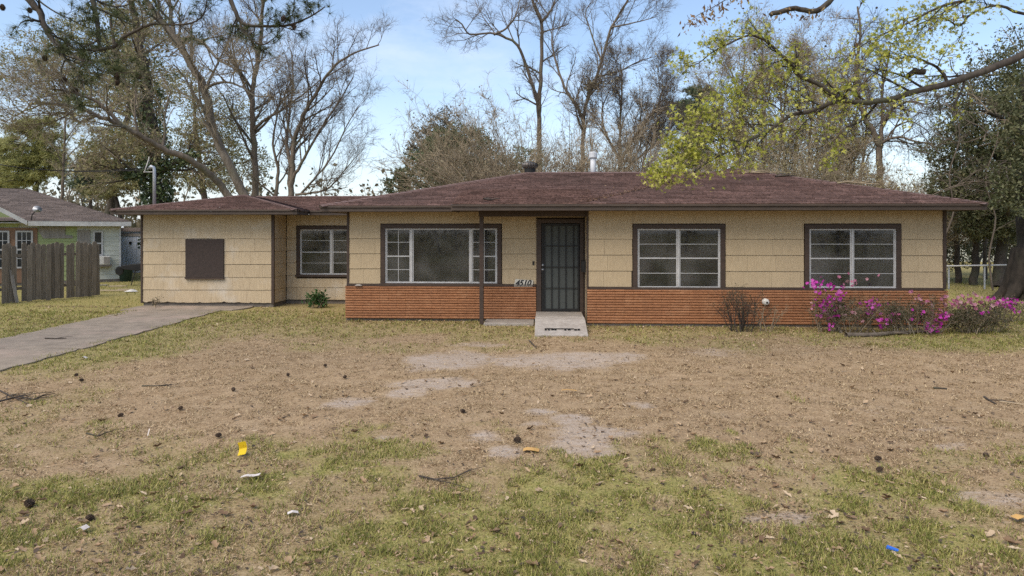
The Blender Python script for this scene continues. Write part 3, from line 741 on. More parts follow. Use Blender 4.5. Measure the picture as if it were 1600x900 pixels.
xs = axis(-13.5, 13.5, .105, 120, 24); ys = axis(3.2, 16.6, .075, 120, 24)
XX, YY = np.meshgrid(xs, ys); X, Y = XX.ravel(), YY.ravel()
nx, ny = len(xs), len(ys)
idx = np.arange(nx * ny).reshape(ny, nx)
Q = np.stack([idx[:-1, :-1], idx[:-1, 1:], idx[1:, 1:], idx[1:, :-1]], -1).reshape(-1, 4)
far = sstep(60, 20, np.hypot(X, Y - 10))
gme = mesh_np('ground', np.stack([X, Y, gz(X, Y) * far], 1), [Q], {'green': green_mask(X, Y), 'sand': sand_mask(X, Y)}, smooth=True)
m = bpy.data.materials.new('lawn_soil'); m.use_nodes = True; nt = m.node_tree; nt.nodes.clear(); L = nt.links.new
o_ = _n(nt, 'ShaderNodeOutputMaterial'); bs = _n(nt, 'ShaderNodeBsdfPrincipled'); bs.inputs['Roughness'].default_value = .95; bs.inputs['Specular IOR Level'].default_value = .1
g_ = _n(nt, 'ShaderNodeNewGeometry').outputs['Position']
def noise(scale, detail=8, rough=.65):
    n = _n(nt, 'ShaderNodeTexNoise'); n.inputs['Scale'].default_value = scale; n.inputs['Detail'].default_value = detail; n.inputs['Roughness'].default_value = rough; L(g_, n.inputs['Vector']); return n.outputs['Fac']
def rng(v, a, b, c=0., d=1.):
    r = _n(nt, 'ShaderNodeMapRange'); r.inputs['From Min'].default_value = a; r.inputs['From Max'].default_value = b; r.inputs['To Min'].default_value = c; r.inputs['To Max'].default_value = d; L(v, r.inputs['Value']); return r.outputs[0]
def mixc_(fac, a, b):
    x = _n(nt, 'ShaderNodeMix', data_type='RGBA')
    L(fac, x.inputs['Factor'])
    for k, v in (('A', a), ('B', b)):
        if isinstance(v, tuple): x.inputs[k].default_value = (*v, 1)
        else: L(v, x.inputs[k])
    return x.outputs['Result']
def math_(op, a, b):
    x = _n(nt, 'ShaderNodeMath', operation=op)
    for i, v in enumerate((a, b)):
        if isinstance(v, (int, float)): x.inputs[i].default_value = v
        else: L(v, x.inputs[i])
    return x.outputs[0]
n1, n2, n3 = noise(38), noise(7), noise(120, 4)
brown = mixc_(rng(n1, .36, .64), (0.246, 0.162, 0.090), (0.443, 0.320, 0.188))
brown = mixc_(rng(n2, .46, .64, 0, .75), brown, (0.222, 0.146, 0.081))
brown = mixc_(rng(noise(.9, 6), .45, .7, 0, .5), brown, (0.406, 0.290, 0.178))
green = mixc_(rng(n1, .38, .62), (0.171, 0.164, 0.046), (0.354, 0.314, 0.116))
green = mixc_(rng(n2, .45, .65, 0, .6), green, (0.364, 0.269, 0.121))
ga = _n(nt, 'ShaderNodeAttribute', attribute_name='green').outputs['Fac']; sa = _n(nt, 'ShaderNodeAttribute', attribute_name='sand').outputs['Fac']
gf = rng(math_('ADD', ga, math_('MULTIPLY', math_('SUBTRACT', n2, .5), .9)), .12, .95)
sandc = mixc_(rng(n1, .35, .65), (0.39, 0.315, 0.255), (0.51, 0.435, 0.37))
nsx = _n(nt, 'ShaderNodeMapping'); nsx.inputs['Scale'].default_value = (1.0, 2.6, 1.0); L(g_, nsx.inputs['Vector'])
ns_ = _n(nt, 'ShaderNodeTexNoise'); ns_.inputs['Scale'].default_value = 4.5; ns_.inputs['Detail'].default_value = 9; ns_.inputs['Roughness'].default_value = .72; L(nsx.outputs[0], ns_.inputs['Vector'])
sf_ = rng(math_('ADD', sa, math_('MULTIPLY', math_('SUBTRACT', ns_.outputs['Fac'], .5), 3.2)), .20, 1.25, 0, .75)
brown = mixc_(rng(noise(2.4, 9, .75), .48, .72, 0, .55), brown, (0.469, 0.352, 0.224))
c_ = mixc_(math_('MULTIPLY', sf_, rng(sa, .02, .12)), mixc_(gf, brown, green), sandc)
L(c_, bs.inputs['Base Color'])
bp = _n(nt, 'ShaderNodeBump'); bp.inputs['Strength'].default_value = .55; bp.inputs['Distance'].default_value = .03
L(math_('ADD', math_('MULTIPLY', n1, .7), math_('MULTIPLY', n3, .4)), bp.inputs['Height']); L(bp.outputs[0], bs.inputs['Normal']); L(bs.outputs[0], o_.inputs['Surface'])
tag(link('ground', gme, m), kind='structure')

# driveway: a cast slab with worn edges, and the apron before the old garage
def edge_slab(name, left, right, y0, y1, z, m, step=.25):
    ys_ = np.linspace(y0, y1, max(2, int((y1 - y0) / step) + 1)); mb = MB(); rg = random.Random(3); n = len(ys_); vs = []; fs = []
    for y in ys_:
        a = left(y) + rg.uniform(-.05, .05); b = right(y) + rg.uniform(-.06, .06)
        for i in range(7): vs.append((a + (b - a) * i / 6, y, z + (rg.uniform(-.004, .004))))
        vs += [(a, y, -.1), (b, y, -.1)]
    for j in range(n - 1):
        p, q = j * 9, j * 9 + 9
        for i in range(6): fs.append((p + i, p + i + 1, q + i + 1, q + i))
        fs += [(p + 7, p, q, q + 7), (p + 6, p + 8, q + 8, q + 6)]
    fs += [(0, 7, 8, 6, 5, 4, 3, 2, 1), tuple(q + i for i in (0, 1, 2, 3, 4, 5, 6, 8, 7))]
    mb.add(vs, fs); return mb.build(name, m, None)
M['joint'] = mat('soil_joint', (0.10, 0.08, 0.06), (0.07, 0.056, 0.042), scale=9, rough=.95, bump=.2)
M['drive'] = mat('driveway_concrete', (0.31, 0.252, 0.19), (0.22, 0.178, 0.134), scale=3.2, rough=.95, bump=.35, bscale=70, c=(0.40, 0.30, 0.235), cscale=.9, cth=(.50, .72))
drv = tag(edge_slab('driveway', lambda y: -9.66 - .02 * (y - 13), lambda y: -7.56, 3.0, 17.6, .002, M['joint'], step=.5), kind='structure')
for k_, (ya, yb) in enumerate(((3.0, 5.9), (5.92, 9.0), (9.02, 11.9), (11.92, 14.8), (14.82, 17.58))):
    q = edge_slab('slab', lambda y: -9.72 - .02 * (y - 13), lambda y: -7.5, ya, yb, .014, M['drive'], step=.20); q.parent = drv
tag(edge_slab('driveway_apron', lambda y: -10.1, lambda y: -7.0 - .5 * max(0, 18.1 - y), 17.62, 18.9, .020, M['drive']), kind='structure')

# ---- grass: single blades, dry and green
RS = np.random.RandomState(11)
def scatter(n, d0, d1, half=.80, power=2.0, xmax=13):
    """points over the visible wedge, density falling as 1/D^power"""
    u = RS.rand(n)
    if power == 2.0: D = d0 * (d1 / d0) ** u
    else: D = d0 + (d1 - d0) * np.sqrt(u)
    x = (RS.rand(n) * 2 - 1) * half * D
    ok = ~on_drive(x, D) & ~under_house(x, D) & (np.abs(x) < xmax)
    return x[ok], D[ok]
def blades(name, n, d0, d1, hmul, pick, m, label, lean=.8, wmul=1.0, xmax=13):
    x, y = scatter(n, d0, d1, xmax=xmax); cl = sstep(.30, .68, fbm(x + 3, y + 8, 5.5, 3)); g = green_mask(x, y); sm = sand_mask(x, y)
    keep = RS.rand(len(x)) < pick(g, sm, x, y) * (.25 + .75 * cl); x, y, g, cl = x[keep], y[keep], g[keep], cl[keep]; k = len(x)
    h = (.012 + .03 * RS.rand(k) ** 1.5) * hmul * (1 + .035 * (y - 4)) * (.65 + .7 * cl); wd = (.0022 + .0022 * RS.rand(k)) * (.6 + y / 7.5) * wmul
    a = RS.rand(k) * 6.283; le = lean * (.4 + RS.rand(k)); z = gz(x, y) - .003
    a2 = a + 1.57 + (RS.rand(k) - .5)
    V = np.empty((k, 3, 3), np.float32)
    V[:, 0] = np.stack([x - np.cos(a) * wd, y - np.sin(a) * wd, z], 1); V[:, 1] = np.stack([x + np.cos(a) * wd, y + np.sin(a) * wd, z], 1)
    V[:, 2] = np.stack([x + np.cos(a2) * h * le, y + np.sin(a2) * h * le, z + h * (1.05 - .35 * le)], 1)
    t = np.repeat(RS.rand(k), 3)
    me = mesh_np(name, V.reshape(-1, 3), [np.arange(k * 3).reshape(-1, 3)], {'tone': t})
    o = link(name, me, m); return tag(o, label, 'grass', kind='stuff')
MG = leaf_mat('green_blades', [(0.109, 0.130, 0.029), (0.212, 0.220, 0.050), (0.339, 0.324, 0.088), (0.486, 0.414, 0.154)], .3)
MD = leaf_mat('dry_blades', [(0.154, 0.098, 0.051), (0.307, 0.214, 0.114), (0.450, 0.328, 0.181), (0.651, 0.512, 0.313)], .2)
blades('green_grass', 460000, 3.6, 17.5, 1.3, lambda g, s, x, y: np.clip(g * 1.4 - .2, 0, 1), MG, 'short green grass in uneven patches over the front of the lawn')
blades('dry_grass', 420000, 3.6, 16.5, .8, lambda g, s, x, y: np.clip((1.05 - .55 * g) * (1 - .93 * s), 0, 1), MD, 'flattened brown winter grass over the bare middle of the lawn', lean=1.5)

blades('side_grass', 70000, 15, 30, 1.3, lambda g, s, x, y: .75 + 0 * g, MG, 'green and straw grass between the houses and in the side yard', xmax=24)
# ---- fallen leaves and crumbs
def litter(name, n, d0, d1, s0, s1, m, label, cat, power=2.0, keepf=None, curl=.35, fine=True):
    x, y = scatter(n, d0, d1, power=power)
    if keepf is not None:
        kk = RS.rand(len(x)) < keepf(x, y); x, y = x[kk], y[kk]
    k = len(x); L_ = (s0 + (s1 - s0) * RS.rand(k) ** 2); W_ = L_ * (.16 + .2 * RS.rand(k)); a = RS.rand(k) * 6.283
    z = gz(x, y) + .004 + .014 * RS.rand(k); e = np.stack([np.cos(a), np.sin(a), (RS.rand(k) - .5) * .7], 1); sd = np.stack([-np.sin(a), np.cos(a), (RS.rand(k) - .5) * .8], 1)
    c = np.stack([x, y, z], 1); up = np.array([0, 0, 1.]); cu = (curl * RS.rand(k) * L_)[:, None]
    # base stalk, lobed sides, raised mid rib, tip
    Lc, Wc = L_[:, None], W_[:, None]; r1, r2 = (.6 + .7 * RS.rand(k))[:, None], (.6 + .7 * RS.rand(k))[:, None]
    V = np.stack([c - e * Lc * .5 + up * cu * .3, c - e * Lc * .18 + sd * Wc * r1 + up * cu, c + e * Lc * .05 + sd * Wc * .6 + up * cu * .6, c + e * Lc * .25 + sd * Wc * .8 * r2 + up * cu * 1.1, c + e * Lc * .5 + up * cu * .9,
                  c + e * Lc * .22 - sd * Wc * .8 * r1 + up * cu * 1.2, c + e * Lc * .02 - sd * Wc * .55 + up * cu * .7, c - e * Lc * .2 - sd * Wc * r2 + up * cu, c], 1)
    sel = list(range(9)) if fine else [0, 1, 3, 4, 5, 7]
    V = V[:, sel]; m_ = len(sel); b = np.arange(k)[:, None] * m_
    T = np.concatenate([b + np.array([[8, (q + 1) % 8, q]]) for q in range(8)]) if fine else np.concatenate([b + np.array([[0, q + 1, q]]) for q in range(1, 5)])
    me = mesh_np(name, V.reshape(-1, 3), [T], {'tone': np.repeat(RS.rand(k), m_)})
    return tag(link(name, me, m), label, cat, kind='stuff')
ML = leaf_mat('fallen_leaf', [(0.092, 0.056, 0.032), (0.207, 0.129, 0.072), (0.333, 0.218, 0.124), (0.448, 0.314, 0.189), (0.575, 0.448, 0.302)], .15)
MK = leaf_mat('bark_crumbs', [(0.035, 0.025, 0.018), (0.09, 0.062, 0.042), (0.16, 0.11, 0.07)], .0)
litter('fallen_leaves', 4200, 3.6, 16.5, .025, .09, ML, 'curled brown oak leaves scattered over the whole front lawn', 'leaves', keepf=lambda x, y: np.clip(fbm(x, y, .9, 3) * 2.6 - .7, .12, 1))
litter('fallen_leaves', 9000, 9.0, 17.8, .025, .075, ML, 'dense band of dry leaves lying before the house wall', 'leaves', power=1, keepf=lambda x, y: sstep(12.4, 14.2, y + .06 * x + (fbm(x, y, .7, 3) - .5) * 2) * .95 + .05)
litter('leaf_crumbs', 22000, 3.6, 15.5, .012, .034, ML, 'small pale leaf crumbs over the lawn', 'leaf litter', curl=.25, fine=False, keepf=lambda x, y: np.clip(fbm(x + 2, y, 1.6, 3) * 2.4 - .5, .15, 1))
litter('bark_crumbs', 9000, 3.6, 15.5, .010, .045, MK, 'small dark bits of bark and seed balls over the lawn', 'leaf litter', fine=False, keepf=lambda x, y: np.clip(fbm(x, y, 1.1, 3) * 2.2 - .55, 0, 1))

def near_wall(x, y):
    u, w = house_local(x, y); front = np.where(u > uR0, WR, np.where(u > uL, 0, np.where(u > wgR, WN, WW))); d = front - w
    return np.where(d > .07, np.exp(-np.clip(d - .07, 0, 9) / .22), 0)
litter('leaf_drift', 60000, 12.5, 19.4, .03, .075, ML, 'leaf drift and soil crumbs along the foot of the house wall', 'leaves', power=1, fine=False, keepf=lambda x, y: near_wall(x, y) * (.4 + .9 * fbm(x, y, 1.5, 3)))
litter('leaf_drift', 26000, 12.5, 19.4, .02, .06, MK, 'dark bark and damp leaves along the foot of the house wall', 'leaves', power=1, fine=False, keepf=lambda x, y: near_wall(x, y) * (.3 + .9 * fbm(x + 9, y, 1.8, 3)))
# ------------------------------------------------------------------ trees
def P3(px, py, D): return Vector(((px - 800) / F * D, D, CZ + (HY - py) / F * D))

def stuff(*a):
    o = link(*a); o['kind'] = 'stuff'; return o

class Tubes:
    def __init__(s): s.b = {}; s.n = 0
    def add(s, pts, rad, k): s.b.setdefault((len(pts), k), []).append((pts, rad)); s.n += 1
    def mesh(s, name, off):
        Vs = []; Fs = []; base = 0; Ts = []
        for (n, k), lst in s.b.items():
            P = np.array([[tuple(q) for q in p] for p, r in lst], np.float32); Rr = np.array([r for p, r in lst], np.float32)
            T = np.empty_like(P); T[:, 1:-1] = P[:, 2:] - P[:, :-2]; T[:, 0] = P[:, 1] - P[:, 0]; T[:, -1] = P[:, -1] - P[:, -2]
            T /= np.linalg.norm(T, axis=2, keepdims=True) + 1e-9
            ax = (P[:, -1] - P[:, 0]); ax /= np.linalg.norm(ax, axis=1, keepdims=True) + 1e-9
            ref = np.where(np.abs(ax[:, 2:3]) < .75, np.array([[0, 0, 1.]]), np.array([[1., 0, 0]]))[:, None, :]
            n1 = np.cross(T, np.broadcast_to(ref, T.shape)); n1 /= np.linalg.norm(n1, axis=2, keepdims=True) + 1e-9; n2 = np.cross(T, n1)
            an = np.arange(k) * 2 * math.pi / k
            V = P[:, :, None, :] + Rr[:, :, None, None] * (np.cos(an)[:, None] * n1[:, :, None, :] + np.sin(an)[:, None] * n2[:, :, None, :])
            m_ = len(lst); Vs.append(V.reshape(-1, 3)); Ts.append(np.repeat(RS.rand(m_), n * k))
            i = (np.arange(m_)[:, None, None] * n + np.arange(n - 1)[None, :, None]) * k; j = np.arange(k)[None, None, :]; j2 = (j + 1) % k
            f = np.stack([i + j, i + j2, i + k + j2, i + k + j], -1).reshape(-1, 4) + base
            Fs.append(f); base += m_ * n * k
        return mesh_np(name, np.concatenate(Vs) - np.array(tuple(off), np.float32), Fs, {'tone': np.concatenate(Ts)}, smooth=True)

def rot_dir(d, ang, az):
    ref = Vector((0, 0, 1)) if abs(d.z) < .9 else Vector((1, 0, 0))
    u = d.cross(ref).normalized(); v = d.cross(u)
    return (d * math.cos(ang) + (u * math.cos(az) + v * math.sin(az)) * math.sin(ang)).normalized()

class Tree:
    def __init__(s, seed): s.r = random.Random(seed); s.wood = Tubes(); s.twig = Tubes(); s.tips = []
    def path(s, pix, D, r0, r1, k=8, dz=.0, sub=4):
        """guided limb: pixel way-points at depth D (or per point), smoothed; returns points, radii"""
        Ds = D if isinstance(D, (list, tuple)) else [D] * len(pix)
        c = [P3(x, y, d) for (x, y), d in zip(pix, Ds)]
        pts = []
        for i in range(len(c) - 1):
            p0, p1, p2, p3 = c[max(i - 1, 0)], c[i], c[i + 1], c[min(i + 2, len(c) - 1)]
            for j in range(sub):
                t = j / sub
                pts.append(.5 * ((2 * p1) + (p2 - p0) * t + (2 * p0 - 5 * p1 + 4 * p2 - p3) * t * t + (3 * p1 - p0 - 3 * p2 + p3) * t ** 3))
        pts.append(c[-1]); n = len(pts)
        rad = [r0 + (r1 - r0) * (i / (n - 1)) ** .8 for i in range(n)]
        for i in range(1, n - 1):
            e = rad[i] * .35; pts[i] = pts[i] + Vector((s.r.uniform(-e, e), s.r.uniform(-e, e), s.r.uniform(-e, e)))
        s.wood.add(pts, rad, k); return pts, rad
    def kids(s, pts, rad, n, L, lev, sp, t0=.15, t1=1., ang=(.5, 1.1), rk=.55, bias=None):
        m = len(pts) - 1
        for i in range(n):
            t = t0 + (t1 - t0) * (i + s.r.random()) / n; f = t * m; j = min(int(f), m - 1); q = pts[j].lerp(pts[j + 1], f - j)
            d = (pts[j + 1] - pts[j]).normalized(); dd = rot_dir(d, s.r.uniform(*ang), s.r.uniform(0, 6.283))
            if bias is not None: dd = (dd + bias).normalized()
            s.grow(q, dd, L * s.r.uniform(.6, 1.15) * (1.15 - .5 * t), min(rad[j] * rk, sp['rmax'][lev]), lev, sp)
    def grow(s, p, d, L, r, lev, sp):
        n = sp['n'][lev]; wob = sp['wob']; up = sp['up'][lev]; st = L / (n - 1); pts = [p]; g = s.r.gauss
        last = lev == len(sp['n']) - 1
        r1 = max(r * .35, sp['rmin']); rad = [r + (r1 - r) * i / (n - 1) for i in range(n)]
        for i in range(n - 1):
            d = Vector((d.x + g(0, wob), d.y + g(0, wob), d.z + g(0, wob) + up)).normalized(); p = p + d * st; pts.append(p)
        (s.twig if r < sp.get('split', .02) else s.wood).add(pts, rad, 3 if r < .02 else (5 if r < .06 else 7))
        if last: s.tips.append((pts[-1], pts[len(pts) // 2])); return
        s.kids(pts, rad, sp['kids'][lev], L * sp['ratio'], lev + 1, sp, t0=.2, ang=sp['ang'], rk=.6)
    def tri(s): return sum(len(l) * (n - 1) * k * 2 for t in (s.wood, s.twig) for (n, k), l in t.b.items())
    def build(s, name, label, base, bark, twigm, group=None, cat='tree', wood_name='trunk', twig_name='twigs', twl=None):
        o = thing(name, label, cat, tuple(base), 0, group)
        if twl and s.tips:
            q = link('fine_twigs', twiglets(s.tips, *twl, base), twigm, o); q['kind'] = 'stuff'
        if s.wood.n: link(wood_name, s.wood.mesh(wood_name, base), bark, o)
        if s.twig.n: stuff(twig_name, s.twig.mesh(twig_name, base), twigm, o)
        return o

def twiglets(tips, per, L_, w, off):
    """finest twigs: two-face slivers sprouting along the last branches"""
    A = np.array([tuple(a) for a, b in tips], np.float32); B = np.array([tuple(b) for a, b in tips], np.float32)
    A = np.repeat(A, per, 0); B = np.repeat(B, per, 0); k = len(A); t = RS.rand(k, 1)
    d = A - B; d /= np.linalg.norm(d, axis=1, keepdims=True) + 1e-9
    base = B + (A - B) * (t * 1.6 - .6); e = d + RS.normal(size=(k, 3)) * .75; e /= np.linalg.norm(e, axis=1, keepdims=True)
    l = L_ * (.3 + .9 * RS.rand(k, 1)); sd = np.cross(e, RS.normal(size=(k, 3))); sd /= np.linalg.norm(sd, axis=1, keepdims=True) + 1e-9
    tip = base + e * l + np.array([0, 0, 1.]) * l * .1; f = base + e * l * (.25 + .4 * RS.rand(k, 1))
    e2 = e + RS.normal(size=(k, 3)) * .5; e2 /= np.linalg.norm(e2, axis=1, keepdims=True)
    V = np.stack([base - sd * w, base + sd * w, tip, f - sd * w * .6, f + sd * w * .6, f + e2 * l * .6], 1) - np.array(tuple(off), np.float32)
    T = np.arange(k * 6).reshape(-1, 3)
    return mesh_np('fine_twigs', V.reshape(-1, 3), [T], {'tone': np.repeat(RS.rand(k), 6)})

def sp(n=(6, 5, 4, 3), kids=(6, 5, 4), ratio=.55, ang=(.4, 1.0), wob=.13, up=(.04, .05, .06, .05), rmax=(.2, .08, .03, .012), rmin=.004, split=.03):
    return dict(n=n, kids=kids, ratio=ratio, ang=ang, wob=wob, up=up, rmax=rmax, rmin=rmin, split=split)

def leaf_mesh(name, C, size, off, aspect=.5, droop=0.0, fold=.25, tone=None, var=.5, up=None):
    """folded pointed leaves (2 faces each) at centres C"""
    C = np.asarray(C, np.float32); k = len(C)
    e = RS.normal(size=(k, 3)); e[:, 2] -= droop; e /= np.linalg.norm(e, axis=1, keepdims=True)
    q = RS.normal(size=(k, 3))
    if up: q = q * (1 - up) + np.array([0, 0, 1.]) * up
    sd = np.cross(e, q); sd /= np.linalg.norm(sd, axis=1, keepdims=True) + 1e-9; nn = np.cross(sd, e)
    L_ = (size * (1 + var * (RS.rand(k) - .5) * 2))[:, None]
    V = np.stack([C - e * L_ * .5, C + sd * L_ * aspect * .5 + nn * L_ * fold * .4, C + e * L_ * .5, C - sd * L_ * aspect * .5 + nn * L_ * fold * .4], 1) - np.array(tuple(off), np.float32)
    b = np.arange(k)[:, None] * 4
    T = np.concatenate([b + np.array([[0, 1, 2]]), b + np.array([[0, 2, 3]])])
    t = RS.rand(k) if tone is None else np.clip(tone, 0, 1)
    return mesh_np(name, V.reshape(-1, 3), [T], {'tone': np.repeat(t, 4)})

def needle_mesh(name, C, dirs, L_, wd, off, n=16, spread=.75):
    C = np.repeat(np.asarray(C, np.float32), n, 0); Dd = np.repeat(np.asarray(dirs, np.float32), n, 0); k = len(C)
    e = Dd + RS.normal(size=(k, 3)) * spread; e /= np.linalg.norm(e, axis=1, keepdims=True)
    sd = np.cross(e, RS.normal(size=(k, 3))); sd /= np.linalg.norm(sd, axis=1, keepdims=True) + 1e-9
    l = (L_ * (.6 + .6 * RS.rand(k)))[:, None]
    V = np.stack([C - sd * wd, C + sd * wd, C + e * l - np.array([0, 0, 1.]) * l * .12], 1) - np.array(tuple(off), np.float32)
    return mesh_np(name, V.reshape(-1, 3), [np.arange(k * 3).reshape(-1, 3)], {'tone': np.repeat(RS.rand(k), 3)})

def tip_leaves(tr, per, spread, frac=1.0):
    pts = []
    for a, b in tr.tips:
        if tr.r.random() > frac: continue
        for i in range(per):
            t = tr.r.random(); q = a.lerp(b, t); pts.append((q.x + tr.r.gauss(0, spread), q.y + tr.r.gauss(0, spread), q.z + tr.r.gauss(0, spread)))
    return np.array(pts, np.float32)

def clump_points(cl, per_m3=None, n=None, shell=.5):
    """cl: list of (centre, rx, ry, rz, weight); points biased to the outside of every clump, lumpy"""
    out = []; w = np.array([c[4] * (c[1] * c[2] * c[3]) ** (2 / 3) for c in cl]); w = w / w.sum(); ts = []
    for (c, rx, ry, rz, _), wi in zip(cl, w):
        k = int(n * wi); d = RS.normal(size=(k, 3)); d /= np.linalg.norm(d, axis=1, keepdims=True)
        rr = RS.rand(k) ** (1 / 3) * (1 - shell) + shell * (1 - np.abs(RS.normal(size=k)) * .16)
        lump = 1 + .28 * np.sin(d[:, 0] * 5 + c[0] * 3) * np.sin(d[:, 1] * 4 + c[1]) + .22 * np.sin(d[:, 2] * 6 + c[2] * 2 + d[:, 0] * 3)
        out.append(np.array(tuple(c)) + d * (rr * lump)[:, None] * np.array([rx, ry, rz])); ts.append(np.clip(RS.normal(.5, .22, k) + .12 * (RS.rand() - .5), 0, 1))
    return np.concatenate(out), np.concatenate(ts)

M['bark'] = mat('bark_grey_brown', (0.196, 0.156, 0.117), (0.103, 0.081, 0.060), scale=7, stretch=(1, 1, .3), rough=.95, bump=.9, bscale=18, c=(0.137, 0.142, 0.083), cscale=1.1, cth=(.52, .72))
M['bark_pale'] = mat('bark_pale', (0.207, 0.174, 0.137), (0.120, 0.098, 0.074), scale=8, stretch=(1, 1, .3), rough=.95, bump=.8, bscale=18, c=(0.141, 0.132, 0.091), cscale=1.0, cth=(.5, .75))
M['bark_dark'] = mat('bark_dark', (0.086, 0.069, 0.055), (0.044, 0.036, 0.030), scale=9, stretch=(1, 1, .4), rough=.95, bump=.9, bscale=20, c=(0.081, 0.086, 0.052), cscale=1.4, cth=(.5, .75))
M['bark_black'] = mat('bark_black', (0.050, 0.040, 0.031), (0.022, 0.018, 0.014), scale=6, stretch=(1, 1, .4), rough=.97, bump=1.0, bscale=14, c=(0.05, 0.05, 0.03), cscale=1.4, cth=(.5, .75))
M['twig'] = mat('twig_bark', (0.310, 0.259, 0.184), (0.207, 0.170, 0.121), scale=3, rough=.9, bump=0, tone=((0.805, 0.805, 0.805), (1.3, 1.25, 1.2)))
M['twig_mid'] = mat('twig_mid', (0.165, 0.135, 0.105), (0.11, 0.09, 0.07), scale=3, rough=.9, bump=0, tone=((.7, .7, .7), (1.3, 1.25, 1.2)))
M['twig_tan'] = mat('twig_tan', (0.36, 0.295, 0.20), (0.25, 0.20, 0.135), scale=2, rough=.9, bump=0, tone=((.6, .6, .6), (1.3, 1.25, 1.2)))
M['twig_dark'] = mat('twig_dark', (0.060, 0.050, 0.042), (0.040, 0.033, 0.028), scale=3, rough=.9, bump=0)
M['leaf_olive'] = leaf_mat('leaf_olive', [(0.131, 0.134, 0.053), (0.227, 0.220, 0.091), (0.330, 0.303, 0.138), (0.454, 0.378, 0.207)], .3)
M['leaf_brown'] = leaf_mat('leaf_brown', [(0.188, 0.156, 0.090), (0.288, 0.244, 0.144), (0.400, 0.338, 0.213)], .25)
M['leaf_dark'] = leaf_mat('leaf_evergreen', [(0.039, 0.062, 0.023), (0.076, 0.112, 0.041), (0.121, 0.159, 0.063), (0.196, 0.223, 0.104)], .15, rough=.45, spec=.4)
M['leaf_cedar'] = leaf_mat('leaf_cedar', [(0.046, 0.054, 0.023), (0.086, 0.096, 0.041), (0.142, 0.144, 0.067), (0.228, 0.204, 0.110)], .15, rough=.5)
M['leaf_grey'] = leaf_mat('leaf_grey_green', [(0.062, 0.065, 0.044), (0.112, 0.106, 0.075), (0.175, 0.150, 0.112)], .15, rough=.5)
M['leaf_bud'] = leaf_mat('leaf_budding', [(0.200, 0.156, 0.081), (0.300, 0.256, 0.119), (0.413, 0.362, 0.163), (0.525, 0.450, 0.250)], .35)
M['leaf_new'] = leaf_mat('leaf_new_growth', [(0.22, 0.25, 0.035), (0.40, 0.42, 0.065), (0.56, 0.555, 0.11), (0.64, 0.60, 0.20)], .45)
M['needle'] = leaf_mat('pine_needle', [(0.035, 0.05, 0.018), (0.075, 0.095, 0.035), (0.13, 0.14, 0.055)], .15)
M['needle_far'] = leaf_mat('pine_needle_far', [(0.166, 0.182, 0.063), (0.334, 0.334, 0.121), (0.520, 0.483, 0.205)], .2)
M['needle_blue'] = leaf_mat('pine_needle_dark', [(0.062, 0.090, 0.053), (0.121, 0.155, 0.087), (0.194, 0.217, 0.132)], .15)

def base_of(px, D): return Vector(((px - 800) / F * D, D, 0))
def foot(px, D, py=305):   # pixel of the ground under column px at depth D
    return (px, HY + F * CZ / D)
BARE = sp(n=(6, 5, 4, 3), kids=(6, 6, 6), ratio=.58, wob=.14, up=(.04, .05, .06, .05), rmax=(.2, .065, .024, .010), rmin=.0035)
BARE['twl'] = (11, .55, .0065)
# --- 1 leaning oak limb reaching left over the wing
t = Tree(101); D = 27
a = t.path([foot(395, D), (378, 340), (356, 304), (330, 274), (300, 251), (262, 236), (225, 216), (188, 195), (150, 180), (124, 169), (75, 161), (45, 163)], [27, 27, 27, 26.6, 26, 25.5, 25, 24.5, 24, 23.5, 23, 22.5], .185, .04, 9)
b = t.path([(188, 195), (160, 165), (130, 150), (95, 141), (60, 138)], [24.5, 24.2, 24, 23.6, 23], .09, .025, 6)
c = t.path([(150, 180), (125, 190), (105, 176), (80, 180)], [24, 23.8, 23.5, 23], .06, .02, 6)
for q in (a, b, c): t.kids(q[0], q[1], 11, 2.3, 1, BARE, t0=.35, bias=Vector((0, 0, .25)))
pts = tip_leaves(t, 2, .12, .5)
o = t.build('oak_tree', 'mossy oak with one thick limb leaning far to the left over the low wing roof', base_of(395, D), M['bark'], M['twig'], twl=(5, .45, .0045))
stuff('leaves', leaf_mesh('leaves', pts, .11, o.location), M['leaf_olive'], o)
# --- 2 tall oak leaning left, thick bare trunk
t = Tree(102); D = 29
a = t.path([foot(400, D), (392, 335), (381, 304), (360, 262), (337, 217), (326, 176), (319, 139), (300, 101), (281, 71), (259, 41), (232, 8), (212, -25), (190, -70)], D, .215, .10, 10)
b = t.path([(283, 75), (290, 61), (304, 60), (322, 71), (338, 90), (360, 104), (385, 112)], [29, 29, 28.7, 28.3, 28, 27.6, 27], .11, .03, 7)
c = t.path([(270, 55), (266, 20), (262, -30)], [29, 29.3, 29.6], .12, .05, 7)
d_ = t.path([(319, 139), (345, 128), (372, 133), (400, 150), (425, 148)], [29, 28.5, 28, 27.6, 27.2], .07, .02, 6)
for q, n in ((a, 16), (b, 9), (c, 5), (d_, 8)): t.kids(q[0], q[1], n, 2.8, 1, BARE, t0=.25, bias=Vector((0, 0, .15)))
pts = tip_leaves(t, 2, .15, .3)
o = t.build('oak_tree', 'tall bare oak whose thick brown trunk leans left from behind the low wing roof', base_of(400, D), M['bark_pale'], M['twig'], twl=(5, .45, .0045))
stuff('leaves', leaf_mesh('leaves', pts, .10, o.location), M['leaf_brown'], o)
